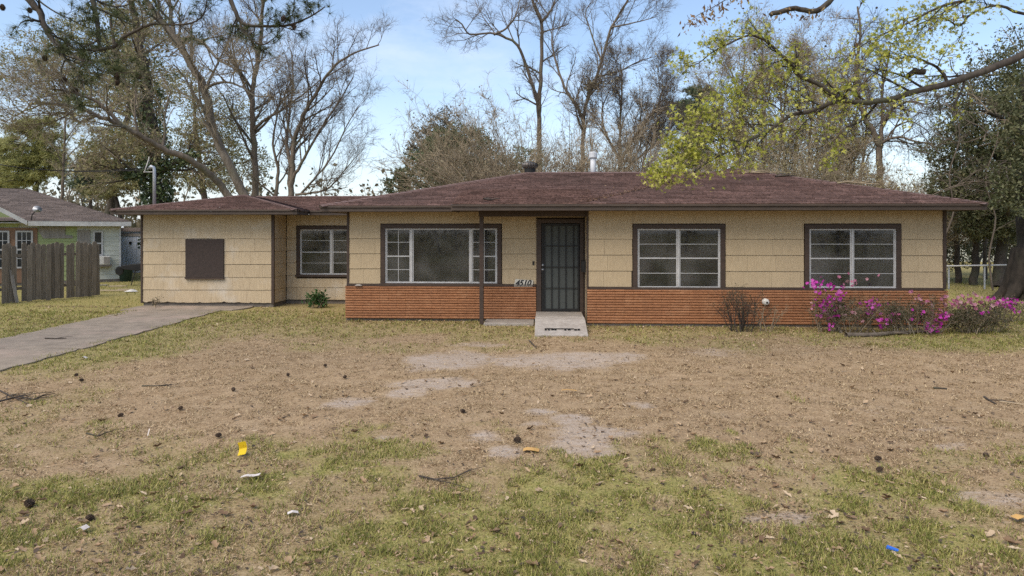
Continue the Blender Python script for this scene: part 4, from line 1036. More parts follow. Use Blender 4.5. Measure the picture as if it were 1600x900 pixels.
# --- 3 straight grey trunk
t = Tree(103); D = 31
a = t.path([foot(400, D), (400, 330), (399, 300), (398, 250), (395, 200), (393, 150), (400, 110), (406, 70), (410, 20), (408, -30)], D, .19, .06, 9)
b = t.path([(395, 205), (410, 190), (440, 172), (470, 150), (500, 125)], [31, 30.8, 30.5, 30.2, 30], .09, .02, 6)
c = t.path([(394, 160), (380, 130), (368, 95), (362, 60)], [31, 31.2, 31.3, 31.5], .09, .03, 6)
for q, n in ((a, 16), (b, 7), (c, 7)): t.kids(q[0], q[1], n, 2.6, 1, BARE, t0=.3, bias=Vector((0, 0, .2)))
pts = tip_leaves(t, 2, .15, .3)
o = t.build('oak_tree', 'upright grey trunked bare tree just right of the leaning oak trunks', base_of(400, D), M['bark'], M['twig_mid'], twl=(5, .45, .0045))
stuff('leaves', leaf_mesh('leaves', pts, .10, o.location), M['leaf_brown'], o)
# --- 4 ivy-clad dark trunk
t = Tree(104); D = 30
a = t.path([foot(247, D), (246, 330), (244, 290), (243, 250), (237, 190), (230, 130), (222, 90), (212, 40), (200, -20)], D, .34, .12, 10)
b = t.path([(243, 262), (222, 272), (200, 275), (180, 268)], [30, 29.6, 29.2, 29], .14, .05, 7)
c = t.path([(244, 275), (265, 258), (285, 252), (300, 240)], [30, 30, 30, 30.2], .13, .05, 7)
d_ = t.path([(238, 200), (215, 175), (196, 130), (180, 80), (172, 30)], [30, 30.3, 30.6, 31, 31.4], .17, .05, 7)
for q, n in ((a, 14), (b, 6), (c, 6), (d_, 10)): t.kids(q[0], q[1], n, 2.6, 1, BARE, t0=.2)
pts = tip_leaves(t, 4, .22, .9)
ivy = []
for q, n in ((a, 3600), (b, 500), (c, 500), (d_, 300)):
    for i in range(n):
        f = (t.r.random() ** 1.2 * .62 if q is a else t.r.random()) * (len(q[0]) - 1); j = min(int(f), len(q[0]) - 2); p = q[0][j].lerp(q[0][j + 1], f - j); r_ = q[1][j] + .12 + t.r.random() * .28; an = t.r.uniform(0, 6.283)
        ivy.append((p.x + r_ * math.cos(an), p.y + r_ * math.sin(an), p.z + t.r.gauss(0, .1)))
o = t.build('ivy_tree', 'dark upright tree trunk wrapped in ivy behind the electrical mast on the wing', base_of(247, D), M['bark_dark'], M['twig'], twl=(6, .5, .006))
stuff('ivy', leaf_mesh('ivy', ivy, .13, o.location, aspect=.8), M['leaf_dark'], o)
stuff('leaves', leaf_mesh('leaves', pts, .15, o.location), M['leaf_olive'], o)
# --- 5 bare fan tree right of the wing ridge
t = Tree(105); D = 28
a = t.path([foot(454, D), (454, 330), (454, 300), (456, 262), (459, 225), (470, 190), (484, 161), (503, 130), (525, 101), (556, 82), (592, 70)], [28, 28, 28, 28, 28, 27.8, 27.5, 27.2, 27, 26.8, 26.5], .16, .025, 8)
b = t.path([(455, 285), (470, 255), (490, 220), (512, 185), (535, 150), (552, 120)], [28, 27.8, 27.5, 27.2, 27, 26.8], .08, .02, 6)
c = t.path([(456, 262), (448, 225), (452, 180), (458, 130), (455, 80)], [28, 28.2, 28.4, 28.6, 28.8], .09, .02, 6)
d_ = t.path([foot(432, D), (432, 305), (434, 262), (426, 225), (433, 180), (440, 140)], 28.6, .10, .02, 6)
e_ = t.path([(462, 304), (480, 302), (510, 296), (535, 270), (552, 250)], [27.6, 27.4, 27.2, 27, 26.8], .06, .015, 6)
f_ = t.path([(470, 304), (490, 280), (515, 250), (540, 200), (560, 165)], [27.6, 27.4, 27.2, 27, 26.8], .06, .015, 6)
for q, n in ((a, 17), (b, 11), (c, 12), (d_, 9), (e_, 9), (f_, 11)): t.kids(q[0], q[1], n, 2.1, 1, BARE, t0=.15, ang=(.3, .8), bias=Vector((.1, 0, .45)))
t.build('bare_tree', 'bare fan shaped tree with fine twigs spreading right against the open sky', base_of(454, D), M['bark'], M['twig_mid'], twl=(4, .42, .0032))

# --- middle: tall bare trees behind the ridge
t = Tree(106); D = 32
a = t.path([foot(845, D), (844, 300), (843, 199), (843, 167), (844, 135), (846, 89), (846, 36), (834, 5), (826, -25)], D, .13, .06, 8)
b = t.path([(843, 167), (823, 107), (809, 71), (791, 59), (766, 52), (734, 53), (722, 38), (712, 30)], [32, 31.6, 31.2, 31, 30.8, 30.5, 30.3, 30.2], .085, .025, 7)
c = t.path([(846, 36), (858, 20), (867, 2), (872, -20)], D, .08, .03, 6)
d_ = t.path([(772, 54), (790, 45), (805, 25), (812, 0)], [30.8, 31, 31.2, 31.4], .06, .02, 6)
for q, n in ((a, 11), (b, 12), (c, 5), (d_, 6)): t.kids(q[0], q[1], n, 1.9, 1, BARE, t0=.25, ang=(.4, 1.2))
t.build('bare_tree', 'tall bare tree with a crooked limb reaching left, above the roof vent', base_of(845, D), M['bark'], M['twig_mid'], twl=(4, .42, .0032))
t = Tree(107); D = 30
a = t.path([foot(905, D), (908, 300), (911, 240), (912, 185), (919, 153), (933, 117), (947, 71), (955, 43), (979, 4), (990, -20)], D, .11, .035, 8)
b = t.path([(912, 185), (900, 165), (882, 135), (868, 95), (862, 60), (868, 20)], [30, 30.2, 30.4, 30.6, 30.7, 30.8], .09, .025, 6)
c = t.path([(955, 43), (980, 38), (1005, 32), (1028, 25)], [30, 29.8, 29.5, 29.2], .05, .012, 5)
d_ = t.path([(940, 95), (925, 55), (915, 20), (928, 0)], [30, 30.3, 30.5, 30.6], .05, .015, 5)
e_ = t.path([(930, 120), (965, 112), (1000, 95), (1025, 88)], [30, 29.8, 29.6, 29.4], .05, .012, 5)
for q, n in ((a, 15), (b, 11), (c, 6), (d_, 7), (e_, 7)): t.kids(q[0], q[1], n, 2.0, 1, BARE, t0=.2, ang=(.35, 1.0), bias=Vector((0, 0, .3)))
o = t.build('bare_tree', 'bare forked tree behind the flue pipe with a squirrel nest in it', base_of(905, D), M['bark'], M['twig_mid'], twl=(4, .42, .0032))
nst = [P3(925, 134, 29.9) + Vector((t.r.gauss(0, .14), t.r.gauss(0, .14), t.r.gauss(0, .11))) for _ in range(260)]
stuff('nest', leaf_mesh('nest', nst, .16, o.location), M['leaf_brown'], o)
t = Tree(108); D = 29
a = t.path([foot(966, D), (966, 300), (968, 250), (969, 178), (972, 140), (970, 100)], D, .09, .025, 7)
b = t.path([(967, 260), (985, 225), (1010, 190), (1030, 160), (1036, 130)], [29, 28.8, 28.6, 28.4, 28.2], .08, .02, 6)
c = t.path([(968, 250), (950, 215), (940, 180), (948, 150)], [29, 29.2, 29.4, 29.6], .07, .02, 6)
d_ = t.path([(967, 275), (1000, 245), (1025, 225), (1045, 215)], [29, 28.7, 28.5, 28.2], .07, .02, 6)
e_ = t.path([foot(1000, 28.5), (1002, 290), (1008, 240), (1020, 195)], 28.5, .07, .02, 6)
for q, n in ((a, 13), (b, 11), (c, 9), (d_, 11), (e_, 11)): t.kids(q[0], q[1], n, 2.0, 1, BARE, t0=.2, ang=(.3, .9), bias=Vector((0, 0, .3)))
pts = tip_leaves(t, 2, .15, .5)
o = t.build('bare_tree', 'dense brown twiggy tree right of the flue pipe, lower than its neighbours', base_of(966, D), M['bark'], M['twig_mid'], twl=(8, .5, .005))
stuff('leaves', leaf_mesh('leaves', pts, .09, o.location), M['leaf_brown'], o)
# --- thicket of arching bare canes behind the ridge
t = Tree(109); D = 26.5; CANE = sp(n=(7, 4, 3), kids=(6, 3), ratio=.38, ang=(.3, .9), wob=.08, up=(-.05, .0, .0), rmax=(.03, .014, .008), rmin=.004, split=.06)
for i in range(300):
    bx = t.r.choice([t.r.uniform(775, 830), t.r.uniform(780, 900), t.r.uniform(880, 1020), t.r.uniform(960, 1030)]); b0 = base_of(bx, D + t.r.uniform(-1.5, 2)); sx_ = t.r.gauss(-.25 if bx < 830 else .1, .35)
    t.grow(b0 + Vector((0, 0, 1.2)), Vector((sx_, t.r.gauss(0, .3), 1)).normalized(), t.r.uniform(2.6, 5.2) * (.86 if bx > 1005 else 1), .026, 0, CANE)
for i in range(20):
    b0 = base_of(t.r.uniform(770, 815), D - .8); t.grow(b0 + Vector((0, 0, 1.6)), Vector((t.r.uniform(-1.1, -.3), t.r.gauss(0, .2), t.r.uniform(.5, 1))).normalized(), t.r.uniform(4, 5.6), .03, 0, CANE)
for i in range(26):
    b0 = base_of(t.r.uniform(720, 830), D + t.r.uniform(-1, 1)); t.grow(b0 + Vector((0, 0, 3.0)), Vector((t.r.gauss(-.22, .2), t.r.gauss(0, .1), 1)).normalized(), t.r.uniform(3.0, 4.6), .016, 0, CANE)
pts = tip_leaves(t, 1, .15, .9)
o = t.build('bare_shrub', 'thicket of arching tan canes rising behind the middle of the main roof', base_of(830, D), M['twig_tan'], M['twig_tan'], cat='shrub', wood_name='stems', twl=(6, .5, .006))
stuff('leaves', leaf_mesh('leaves', pts, .08, o.location), M['leaf_brown'], o)
# --- dark broadleaf evergreens left of the ridge
def mass_tree(name, label, base, clumps, n, size, lm, seed, trunk_r=.16, bark='bark_dark', aspect=.5, shell=.45, twig=True, cat='tree', group=None):
    t = Tree(seed); top = max(clumps, key=lambda c: c[0].z)[0]; mid = (base + top) / 2 + Vector((t.r.uniform(-.3, .3), 0, 0))
    n_ = 9; pts = [base.lerp(top, i / (n_ - 1)) + Vector((t.r.gauss(0, .08), t.r.gauss(0, .08), 0)) for i in range(n_)]; pts[0] = base
    t.wood.add(pts, [trunk_r * (1 - .75 * i / (n_ - 1)) for i in range(n_)], 8)
    for c in clumps:
        j = min(n_ - 2, max(1, int(n_ * max(.15, min(.85, (c[0].z - .35 * abs(c[0].x - base.x)) / max(top.z, .1)))))); q = pts[j]
        m_ = 6; bp_ = [q.lerp(c[0], i / (m_ - 1)) + Vector((t.r.gauss(0, .06), t.r.gauss(0, .06), .25 * math.sin(i / (m_ - 1) * 3.1) )) for i in range(m_)]; bp_[0] = q
        t.wood.add(bp_, [trunk_r * .4 * (1 - .8 * i / (m_ - 1)) for i in range(m_)], 5)
        if twig: 
            S = sp(n=(4, 3), kids=(4,), ratio=.5, ang=(.4, 1.2), rmax=(.03, .012), up=(.03, .03))
            for k in range(6): t.grow(bp_[-2], rot_dir((c[0] - q).normalized(), t.r.uniform(.2, 1.4), t.r.uniform(0, 6.28)), max(c[1], c[3]) * 1.15, .025, 0, S)
    C, tn = clump_points(clumps, n=n, shell=shell)
    o = t.build(name, label, base, M[bark], M['twig'], group, cat)
    stuff('crown', leaf_mesh('crown', C, size, base, aspect=aspect, tone=tn), M[lm], o); return o
def CL(px, py, D, rpx, rpy, w=1., rd=None): s_ = D / F; return (P3(px, py, D), rpx * s_, (rd or rpx) * s_, rpy * s_, w)
mass_tree('evergreen_tree', 'dark evergreen bush tree showing its top left of the main roof ridge', base_of(705, 30), [CL(690, 250, 30, 45, 38), CL(735, 228, 30, 36, 36), CL(700, 222, 30, 30, 28, .8), CL(650, 275, 30, 36, 26), CL(720, 280, 29.5, 60, 30), CL(770, 265, 30, 40, 30, .8), CL(622, 288, 30, 22, 16), CL(825, 255, 31, 34, 26, .5)], 34000, .105, 'leaf_dark', 201)
mass_tree('evergreen_tree', 'grey green oak sapling with thin leaves standing taller behind the dark evergreen', base_of(680, 31.5), [CL(690, 195, 31.5, 26, 24, .6), CL(665, 215, 31.5, 24, 22, .6), CL(700, 218, 31.5, 24, 22, .7), CL(645, 235, 31.5, 16, 14, .5), CL(680, 240, 31.5, 30, 22, .8)], 6500, .10, 'leaf_grey', 202, .09, shell=.25)
# --- right: big budding willow-like tree behind the roof apex
t = Tree(110); D = 31; WIL = sp(n=(7, 6, 5, 3), kids=(7, 6, 4), ratio=.55, ang=(.25, .75), wob=.09, up=(.08, .02, -.02, -.04), rmax=(.10, .05, .02, .008), rmin=.004, split=.03)
for bx, tx, ty in ((1150, 1165, 85), (1195, 1190, 65), (1245, 1255, 80), (1290, 1305, 110), (1215, 1235, 110), (1170, 1140, 105), (1265, 1275, 130), (1330, 1345, 165), (1310, 1325, 150), (1135, 1125, 150), (1225, 1215, 90), (1185, 1200, 130), (1280, 1290, 165), (1350, 1358, 205)):
    q = t.path([foot(bx, D), (bx + t.r.uniform(-6, 6), 300), ((bx * 2 + tx) / 3 + t.r.uniform(-8, 8), 230), ((bx + 2 * tx) / 3, (ty + 130) / 2 + 20), (tx, ty)], D + t.r.uniform(-1.8, 1.8), .09, .02, 6)
    t.kids(q[0], q[1], 15, 2.3, 1, WIL, t0=.12, ang=(.3, .9), bias=Vector((0, 0, .2)))
pts = tip_leaves(t, 4, .28, .9)
cl, _ = clump_points([CL(1165, 150, 31, 34, 44), CL(1195, 125, 31, 44, 44), CL(1245, 140, 31, 44, 46), CL(1290, 165, 31, 40, 44), CL(1138, 215, 30.5, 26, 40), CL(1170, 215, 30.5, 50, 50), CL(1230, 220, 30.5, 50, 50), CL(1290, 235, 30.5, 48, 44), CL(1335, 225, 31, 30, 40), CL(1150, 268, 30, 50, 20), CL(1240, 268, 30, 70, 26), CL(1320, 275, 30, 50, 20)], n=44000, shell=.1)
pts = np.concatenate([pts, cl])
o = t.build('budding_tree', 'broad olive brown tree just coming into leaf behind the right roof slope', base_of(1215, D), M['bark_pale'], M['twig_tan'], twl=(7, .5, .006))
stuff('leaves', leaf_mesh('leaves', pts, .075, o.location), M['leaf_bud'], o)
# brown brush at its foot
t = Tree(116)
for i in range(170):
    b0 = base_of(t.r.uniform(1110, 1380), t.r.uniform(27, 29.5)); t.grow(b0 + Vector((0, 0, .8)), Vector((t.r.gauss(0, .3), t.r.gauss(0, .3), 1)).normalized(), t.r.uniform(2.4, 4.9), .022, 0, CANE)
pts = tip_leaves(t, 2, .2, .9)
o = t.build('bare_shrub', 'brown brush along the foot of the budding tree behind the right roof peak', base_of(1230, 28), M['twig'], M['twig'], cat='shrub', wood_name='stems', twl=(6, .5, .006))
stuff('leaves', leaf_mesh('leaves', pts, .08, o.location), M['leaf_bud'], o)
# --- dark pine in the gap
def pine(name, label, px, D, tiers, seed, nm, needle=.28, n_t=1500, tr=.2, per=12, wdt=.016, group=None):
    t = Tree(seed); b = base_of(px, D); top = P3(*tiers[0][:2], D); n_ = 8
    tp = [b.lerp(top, i / (n_ - 1)) + Vector((t.r.gauss(0, .06), 0, 0)) for i in range(n_)]; t.wood.add(tp, [tr * (1 - .8 * i / (n_ - 1)) for i in range(n_)], 7)
    C = []; Dr = []
    tot = sum(x[2] for x in tiers)
    for (x, y, r, h) in tiers:
        c = P3(x, y, D); rr = r * D / F; hh = h * D / F
        for k in range(max(3, int(n_t * r / tot / 14))):
            a = t.r.uniform(0, 6.283); e = c + Vector((math.cos(a) * rr * t.r.uniform(.3, 1), math.sin(a) * rr * t.r.uniform(.3, 1), t.r.uniform(-hh, hh))); s0 = Vector((b.lerp(top, .5).x + (top.x - b.x) * .3, D, min(c.z - hh * .4, top.z)))
            m_ = 5; t.wood.add([s0.lerp(e, i / (m_ - 1)) + Vector((0, 0, .2 * math.sin(i / 4 * 3.14))) for i in range(m_)], [.05 * (1 - .75 * i / (m_ - 1)) for i in range(m_)], 4)
            for j in range(14):
                q = s0.lerp(e, 1 - .55 * t.r.random() ** 2) + Vector((t.r.gauss(0, .18), t.r.gauss(0, .18), t.r.gauss(0, .12))) * (rr * .35 + .5); C.append(tuple(q)); d = (e - s0).normalized() + Vector((0, 0, .5)); Dr.append(tuple(d.normalized()))
    o = t.build(name, label, b, M['bark_dark'], M['twig'], group)
    stuff('needles', needle_mesh('needles', C, Dr, needle, wdt, b, per), M[nm], o); return o
pine('pine_tree', 'dark round topped pine showing in the sky gap left of the budding tree', 1092, 46, [(1092, 150, 26, 12), (1075, 165, 26, 10), (1105, 178, 30, 12), (1070, 190, 20, 10), (1100, 205, 30, 14), (1080, 225, 22, 12), (1065, 250, 18, 12), (1095, 250, 28, 14)], 301, 'needle_blue', .40, 2300, per=13, wdt=.022)
# --- forked trunk at right
t = Tree(111); D = 30
a = t.path([foot(1376, D), (1375, 320), (1375, 281), (1375, 225)], D, .17, .13, 9)
b = t.path([(1375, 228), (1362, 203), (1349, 180), (1340, 150), (1339, 128), (1341, 86), (1345, 50), (1340, 10)], D, .14, .04, 8)
c = t.path([(1375, 228), (1378, 205), (1379, 187), (1379, 142), (1385, 110), (1392, 70)], D, .11, .03, 7)
d_ = t.path([(1376, 232), (1382, 221), (1405, 214), (1431, 221), (1461, 225)], [30, 29.8, 29.5, 29.2, 29], .09, .03, 6)
e_ = t.path([(1378, 195), (1395, 170), (1420, 158), (1450, 163), (1470, 150)], [30, 29.8, 29.5, 29.3, 29], .07, .02, 6)
f_ = t.path([(1385, 219), (1400, 198), (1425, 190), (1450, 205)], [29.8, 29.6, 29.4, 29.2], .05, .02, 5)
for q, n in ((b, 12), (c, 9), (d_, 8), (e_, 8), (f_, 5)): t.kids(q[0], q[1], n, 1.7, 1, BARE, t0=.2, ang=(.4, 1.2))
t.build('bare_tree', 'bare tree with a pale forked trunk in the sky gap left of the dark evergreen', base_of(1376, D), M['bark'], M['twig_mid'], twl=(4, .42, .004))
# --- low tan brush filling the foot of that gap
t = Tree(112)
for i in range(90):
    b0 = base_of(t.r.uniform(1290, 1480), t.r.uniform(26, 29)); t.grow(b0 + Vector((0, 0, .6)), Vector((t.r.gauss(0, .35), t.r.gauss(0, .3), 1)).normalized(), t.r.uniform(2.2, 3.9), .025, 0, CANE)
pts = tip_leaves(t, 2, .15, .9)
o = t.build('bare_shrub', 'tan brush with sparse leaves behind the right hand end of the roof', base_of(1390, 27.5), M['twig_tan'], M['twig_tan'], cat='shrub', wood_name='stems', twl=(6, .5, .006))
stuff('leaves', leaf_mesh('leaves', pts, .09, o.location), M['leaf_bud'], o)
# --- dark evergreen at the right edge, bare vines over it
mass_tree('evergreen_tree', 'large dark evergreen filling the right edge above the back yard', base_of(1560, 25), [CL(1560, 190, 25, 70, 60), CL(1500, 235, 25, 50, 50), CL(1600, 260, 25, 70, 60), CL(1530, 290, 24.5, 60, 42), CL(1480, 300, 25, 36, 34), CL(1590, 330, 24.5, 60, 50), CL(1535, 350, 25, 44, 30), CL(1650, 200, 25.5, 80, 80), CL(1590, 140, 26, 50, 40, .6), CL(1592, 290, 19.6, 40, 44, .9), CL(1600, 215, 19.6, 40, 50, .9), CL(1595, 150, 19.8, 36, 40, .6), CL(1540, 120, 26, 40, 44, .5), CL(1500, 165, 25.5, 40, 40, .5), CL(1610, 90, 26, 60, 50, .5)], 62000, .105, 'leaf_cedar', 203, .22, shell=.35)
t = Tree(113); VINE = sp(n=(8, 6, 4), kids=(6, 4), ratio=.5, ang=(.4, 1.1), wob=.22, up=(.0, .0, .0), rmax=(.03, .016, .009), rmin=.004, split=.06)
for i in range(20):
    b0 = P3(t.r.uniform(1450, 1600), t.r.uniform(150, 330), 23.2 + t.r.uniform(-.6, .4)); t.grow(b0, Vector((t.r.gauss(0, .8), t.r.gauss(0, .2), t.r.gauss(.4, .5))).normalized(), t.r.uniform(1.2, 3.0), .02, 0, VINE)
a = t.path([foot(1470, 23.5), (1474, 380), (1490, 330), (1484, 270), (1500, 215), (1492, 165), (1506, 110)], 23.4, .035, .015, 6)
b = t.path([foot(1552, 23.4), (1546, 400), (1556, 340), (1540, 280), (1560, 210), (1548, 150)], 23.3, .035, .015, 6)
for q in (a, b): t.kids(q[0], q[1], 9, 1.4, 0, VINE, t0=.3)
t.build('bare_vine', 'tangle of bare grey vines climbing over the dark evergreen', base_of(1510, 23.4), M['twig_mid'], M['twig_mid'], cat='vine', wood_name='stems')
# --- big trunk at the right edge
t = Tree(114); D = 20.5
a = t.path([(1606, HY + F * CZ / D), (1607, 440), (1609, 400), (1612, 330), (1615, 240), (1616, 150), (1620, 60), (1624, -60)], D, .50, .26, 14)
for an in (3.5, 4.3, 5.2, 2.7):
    b0 = base_of(1606, D); e = b0 + Vector((math.cos(an) * 1.0, math.sin(an) * .8, -.08)); t.wood.add([b0 + Vector((math.cos(an) * .12, math.sin(an) * .12, 1.5)), b0 + Vector((math.cos(an) * .26, math.sin(an) * .24, .9)), b0 + Vector((math.cos(an) * .42, math.sin(an) * .38, .42)), b0 + Vector((math.cos(an) * .66, math.sin(an) * .56, .12)), e], [.30, .28, .24, .17, .06], 9)
b = t.path([(1606, 240), (1580, 200), (1555, 180), (1530, 172)], [20.5, 20.2, 20, 19.8], .12, .03, 7)
t.kids(b[0], b[1], 4, 1.0, 2, BARE)
t.build('oak_tree', 'thick dark trunk with flared roots at the right edge behind the azaleas', base_of(1606, D), M['bark_black'], M['twig'], twl=(3, .3, .004))
# --- thin trunks in the yard behind the right end of the house
for k, (px, D, tp, lean) in enumerate(((1498, 27, 300, -6), (1522, 26, 290, 8), (1540, 29, 300, -4), (1565, 31, 300, 5))):
    t = Tree(120 + k); q = t.path([foot(px, D), (px + lean * .3, 400), (px + lean * .7, 350), (px + lean, tp), (px + lean * 1.2, tp - 70)], D, (.13, .16, .09, .1)[k], .05, 7)
    t.kids(q[0], q[1], 8, 1.6, 1, BARE, t0=.35)
    t.build('young_tree', ('thin dark trunk nearest the house corner in the side yard', 'thicker leaning trunk in the side yard between house and big oak', 'slim upright trunk in the middle of the side yard', 'slim trunk beside the big oak at the right edge')[k], base_of(px, D), M['bark_dark'], M['twig'], twl=(3, .4, .005), group='trees in the side yard')

mass_tree('evergreen_shrub', 'dark undergrowth behind the white rail in the side yard at right', base_of(1520, 29), [CL(1490, 385, 29, 30, 40, .8), CL(1530, 370, 31.5, 30, 46, .7), CL(1570, 380, 31, 34, 44, .8), CL(1500, 330, 31, 40, 30, .8), CL(1560, 325, 31, 40, 34, .8), CL(1610, 370, 31, 34, 50)], 18000, .11, 'leaf_cedar', 207, .06, shell=.2, cat='shrub')
# --- left background: pines and leafy oaks behind the neighbour
pine('pine_tree', 'yellow green pine with a broad crown at the far left behind the grey roof', 55, 46, [(60, 190, 28, 10), (40, 205, 34, 12), (75, 215, 32, 12), (30, 230, 40, 12), (70, 240, 36, 12), (20, 255, 44, 12), (70, 265, 40, 12), (30, 280, 44, 12), (85, 250, 24, 10)], 302, 'needle_far', .36, 3400, per=12, wdt=.018)
pine('pine_tree', 'slim grey green pine at the extreme left edge', 4, 50, [(2, 225, 24, 12), (10, 250, 28, 12), (-8, 270, 30, 12), (8, 290, 30, 12)], 303, 'needle_far', .36, 1500, per=12, wdt=.020)
pine('pine_tree', 'small dark pine right of the broad yellow green pine', 142, 44, [(140, 250, 16, 8), (130, 265, 24, 8), (152, 272, 24, 8), (135, 285, 28, 9), (150, 297, 26, 8)], 304, 'needle_blue', .34, 1300, per=12, wdt=.020)
t = Tree(115); D = 42
q = t.path([foot(97, D), (96, 330), (98, 280), (100, 230), (102, 190), (104, 165)], D, .13, .03, 6); t.kids(q[0], q[1], 11, 2.4, 1, BARE, t0=.3, bias=Vector((0, 0, .3)))
t.build('bare_tree', 'thin bare sapling between the two pines behind the grey roof', base_of(97, D), M['bark'], M['twig'], twl=(8, .5, .005))
mass_tree('leafy_oak', 'olive leafed oak filling the gap between the grey roof and the ivy trunk', base_of(180, 36), [CL(185, 215, 36, 38, 26, .7), CL(150, 235, 36, 26, 20, .6), CL(205, 245, 35.5, 34, 22, .8), CL(170, 268, 36, 34, 20, .8), CL(200, 285, 35, 34, 18, .9), CL(225, 225, 36, 26, 24, .7), CL(160, 298, 36, 30, 14, .8)], 17000, .12, 'leaf_olive', 204, .16, shell=.25)
mass_tree('leafy_oak', 'high olive brown oak crown behind the ivy trunk at upper left', base_of(150, 38), [CL(130, 60, 38, 50, 40, .5), CL(190, 90, 38, 50, 36, .6), CL(95, 110, 38, 44, 36, .45), CL(160, 140, 38, 55, 34, .6), CL(225, 40, 38, 50, 40, .55), CL(60, 80, 38, 40, 36, .35), CL(245, 140, 38, 44, 40, .6), CL(110, 165, 38, 40, 26, .4), CL(20, 110, 38, 34, 30, .3)], 26000, .12, 'leaf_olive', 205, .28, shell=.2)
mass_tree('leafy_oak', 'brownish oak crown behind the leaning trunks at upper left centre', base_of(330, 37), [CL(330, 180, 37, 44, 40, .5), CL(290, 220, 37, 40, 34, .6), CL(350, 230, 37, 40, 36, .6), CL(300, 130, 37, 40, 34, .4), CL(375, 185, 37, 36, 40, .4), CL(270, 270, 37, 36, 26, .7), CL(330, 280, 37, 44, 24, .8), CL(395, 255, 37, 36, 34, .5)], 21000, .105, 'leaf_olive', 206, .24, bark='bark', shell=.2)
# --- far wood along the horizon on every side the camera can see, and across the street behind it
def far_wood(name, label, arcs, seed, n_stem, leaf_n, hmax):
    t = Tree(seed); C = []; tn = []; S = sp(n=(5, 4, 3), kids=(6, 4), ratio=.4, ang=(.3, .9), rmax=(.12, .04, .02), rmin=.012, split=.5)
    for (x0, y0, x1, y1) in arcs:
        for i in range(n_stem):
            f = t.r.random(); b = Vector((x0 + (x1 - x0) * f + t.r.gauss(0, 1.5), y0 + (y1 - y0) * f + t.r.gauss(0, 3), 0)); h = hmax * t.r.uniform(.5, 1)
            t.grow(b, Vector((t.r.gauss(0, .06), t.r.gauss(0, .06), 1)), h, .12, 0, S)
            k = leaf_n // n_stem; cr = h * .24
            d = RS.normal(size=(k, 3)) * np.array([cr, cr, h * .24]) * .8; C.append(np.array(tuple(b + Vector((0, 0, h * t.r.uniform(.35, .6))))) + d); tn.append(np.clip(RS.normal(t.r.uniform(.25, .75), .18, k), 0, 1))
    o = link(name, t.twig.mesh(name, (0, 0, 0)) if t.twig.n else t.wood.mesh(name, (0, 0, 0)), M['twig']); tag(o, label, 'wood', kind='stuff')
    me = leaf_mesh('leaves', np.concatenate(C), .42, (0, 0, 0), tone=np.concatenate(tn), aspect=.7); l = stuff('leaves', me, M['leaf_far'], o); l['kind'] = 'stuff'
    return o
M['leaf_far'] = leaf_mat('leaf_far', [(0.05, 0.055, 0.03), (0.11, 0.10, 0.055), (0.18, 0.15, 0.095), (0.23, 0.19, 0.13)], .25)
far_wood('far_wood', 'hazy brown and olive wood along the horizon behind both houses', [(-75, 62, -20, 66), (-20, 68, 30, 70), (30, 66, 80, 60)], 401, 46, 9000, 8.5)
far_wood('far_wood', 'tree line across the street behind the viewer', [(-70, -30, 0, -34), (0, -34, 70, -30), (-75, -30, -75, 55), (78, -30, 78, 55)], 402, 34, 7000, 13)

# ------------------------------------------------------------------ overhanging limbs in front of the house
# sweetgum rooted outside the right edge, limb with new leaves reaching over the roof
def star_mesh(name, C, size, off, tone=None, var=.35):
    C = np.asarray(C, np.float32); k = len(C)
    nn = RS.normal(size=(k, 3)) * .75 + np.array([0, -.25, .5]); nn /= np.linalg.norm(nn, axis=1, keepdims=True)
    e = np.cross(nn, RS.normal(size=(k, 3))); e /= np.linalg.norm(e, axis=1, keepdims=True); sd = np.cross(nn, e)
    s = (size * (1 + var * (RS.rand(k) * 2 - 1)))[:, None]
    ang = np.array([-2.6, -2.0, -1.35, -.75, -.05, 0, .05, .75, 1.35, 2.0, 2.6]); rr = np.array([.12, .42, .22, .56, .25, .62, .25, .56, .22, .42, .12])
    ang = np.array([-2.7, -2.0, -1.55, -1.0, -.5, 0, .5, 1.0, 1.55, 2.0, 2.7]); rr = np.array([.10, .42, .20, .55, .22, .62, .22, .55, .20, .42, .10])
    V = [C] + [C + s * r_ * (e * math.cos(a) + sd * math.sin(a) - nn * r_ * .35) for a, r_ in zip(ang, rr)]
    V = np.stack(V, 1) - np.array(tuple(off), np.float32); b = np.arange(k)[:, None] * 12
    T = np.concatenate([b + np.array([[0, i, i + 1]]) for i in range(1, 11)])
    t = RS.rand(k) if tone is None else tone
    return mesh_np(name, V.reshape(-1, 3), [T], {'tone': np.repeat(t, 12)})
GUM = sp(n=(6, 5, 4), kids=(6, 4), ratio=.5, ang=(.4, 1.1), wob=.16, up=(.02, .02, .02), rmax=(.022, .011, .006), rmin=.0022, split=.03)
t = Tree(130)
tb = Vector((9.9, 11.6, 0)); t.wood.add([tb, tb + Vector((0, 0, 2)), tb + Vector((.1, 0, 4)), tb + Vector((.1, .1, 6.5)), tb + Vector((-.1, 0, 9))], [.36, .28, .25, .20, .12], 12)
a = t.path([(1730, 75), (1660, 78), (1600, 85), (1545, 108), (1500, 125), (1440, 140), (1390, 155), (1340, 160), (1310, 157), (1270, 172), (1232, 183), (1200, 205), (1165, 222), (1140, 236), (1112, 250), (1085, 268)], [11.5, 11.4, 11.3, 11.2, 11.1, 11, 11, 10.9, 10.9, 10.8, 10.7, 10.6, 10.5, 10.5, 10.4, 10.4], .078, .008, 9, sub=3)
b = t.path([(1312, 156), (1290, 140), (1270, 127), (1248, 118), (1235, 100), (1215, 80), (1195, 63), (1170, 55), (1140, 68), (1115, 80), (1092, 98), (1076, 104)], [10.9, 10.8, 10.8, 10.7, 10.6, 10.6, 10.5, 10.4, 10.3, 10.3, 10.2, 10.2], .045, .005, 7, sub=3)
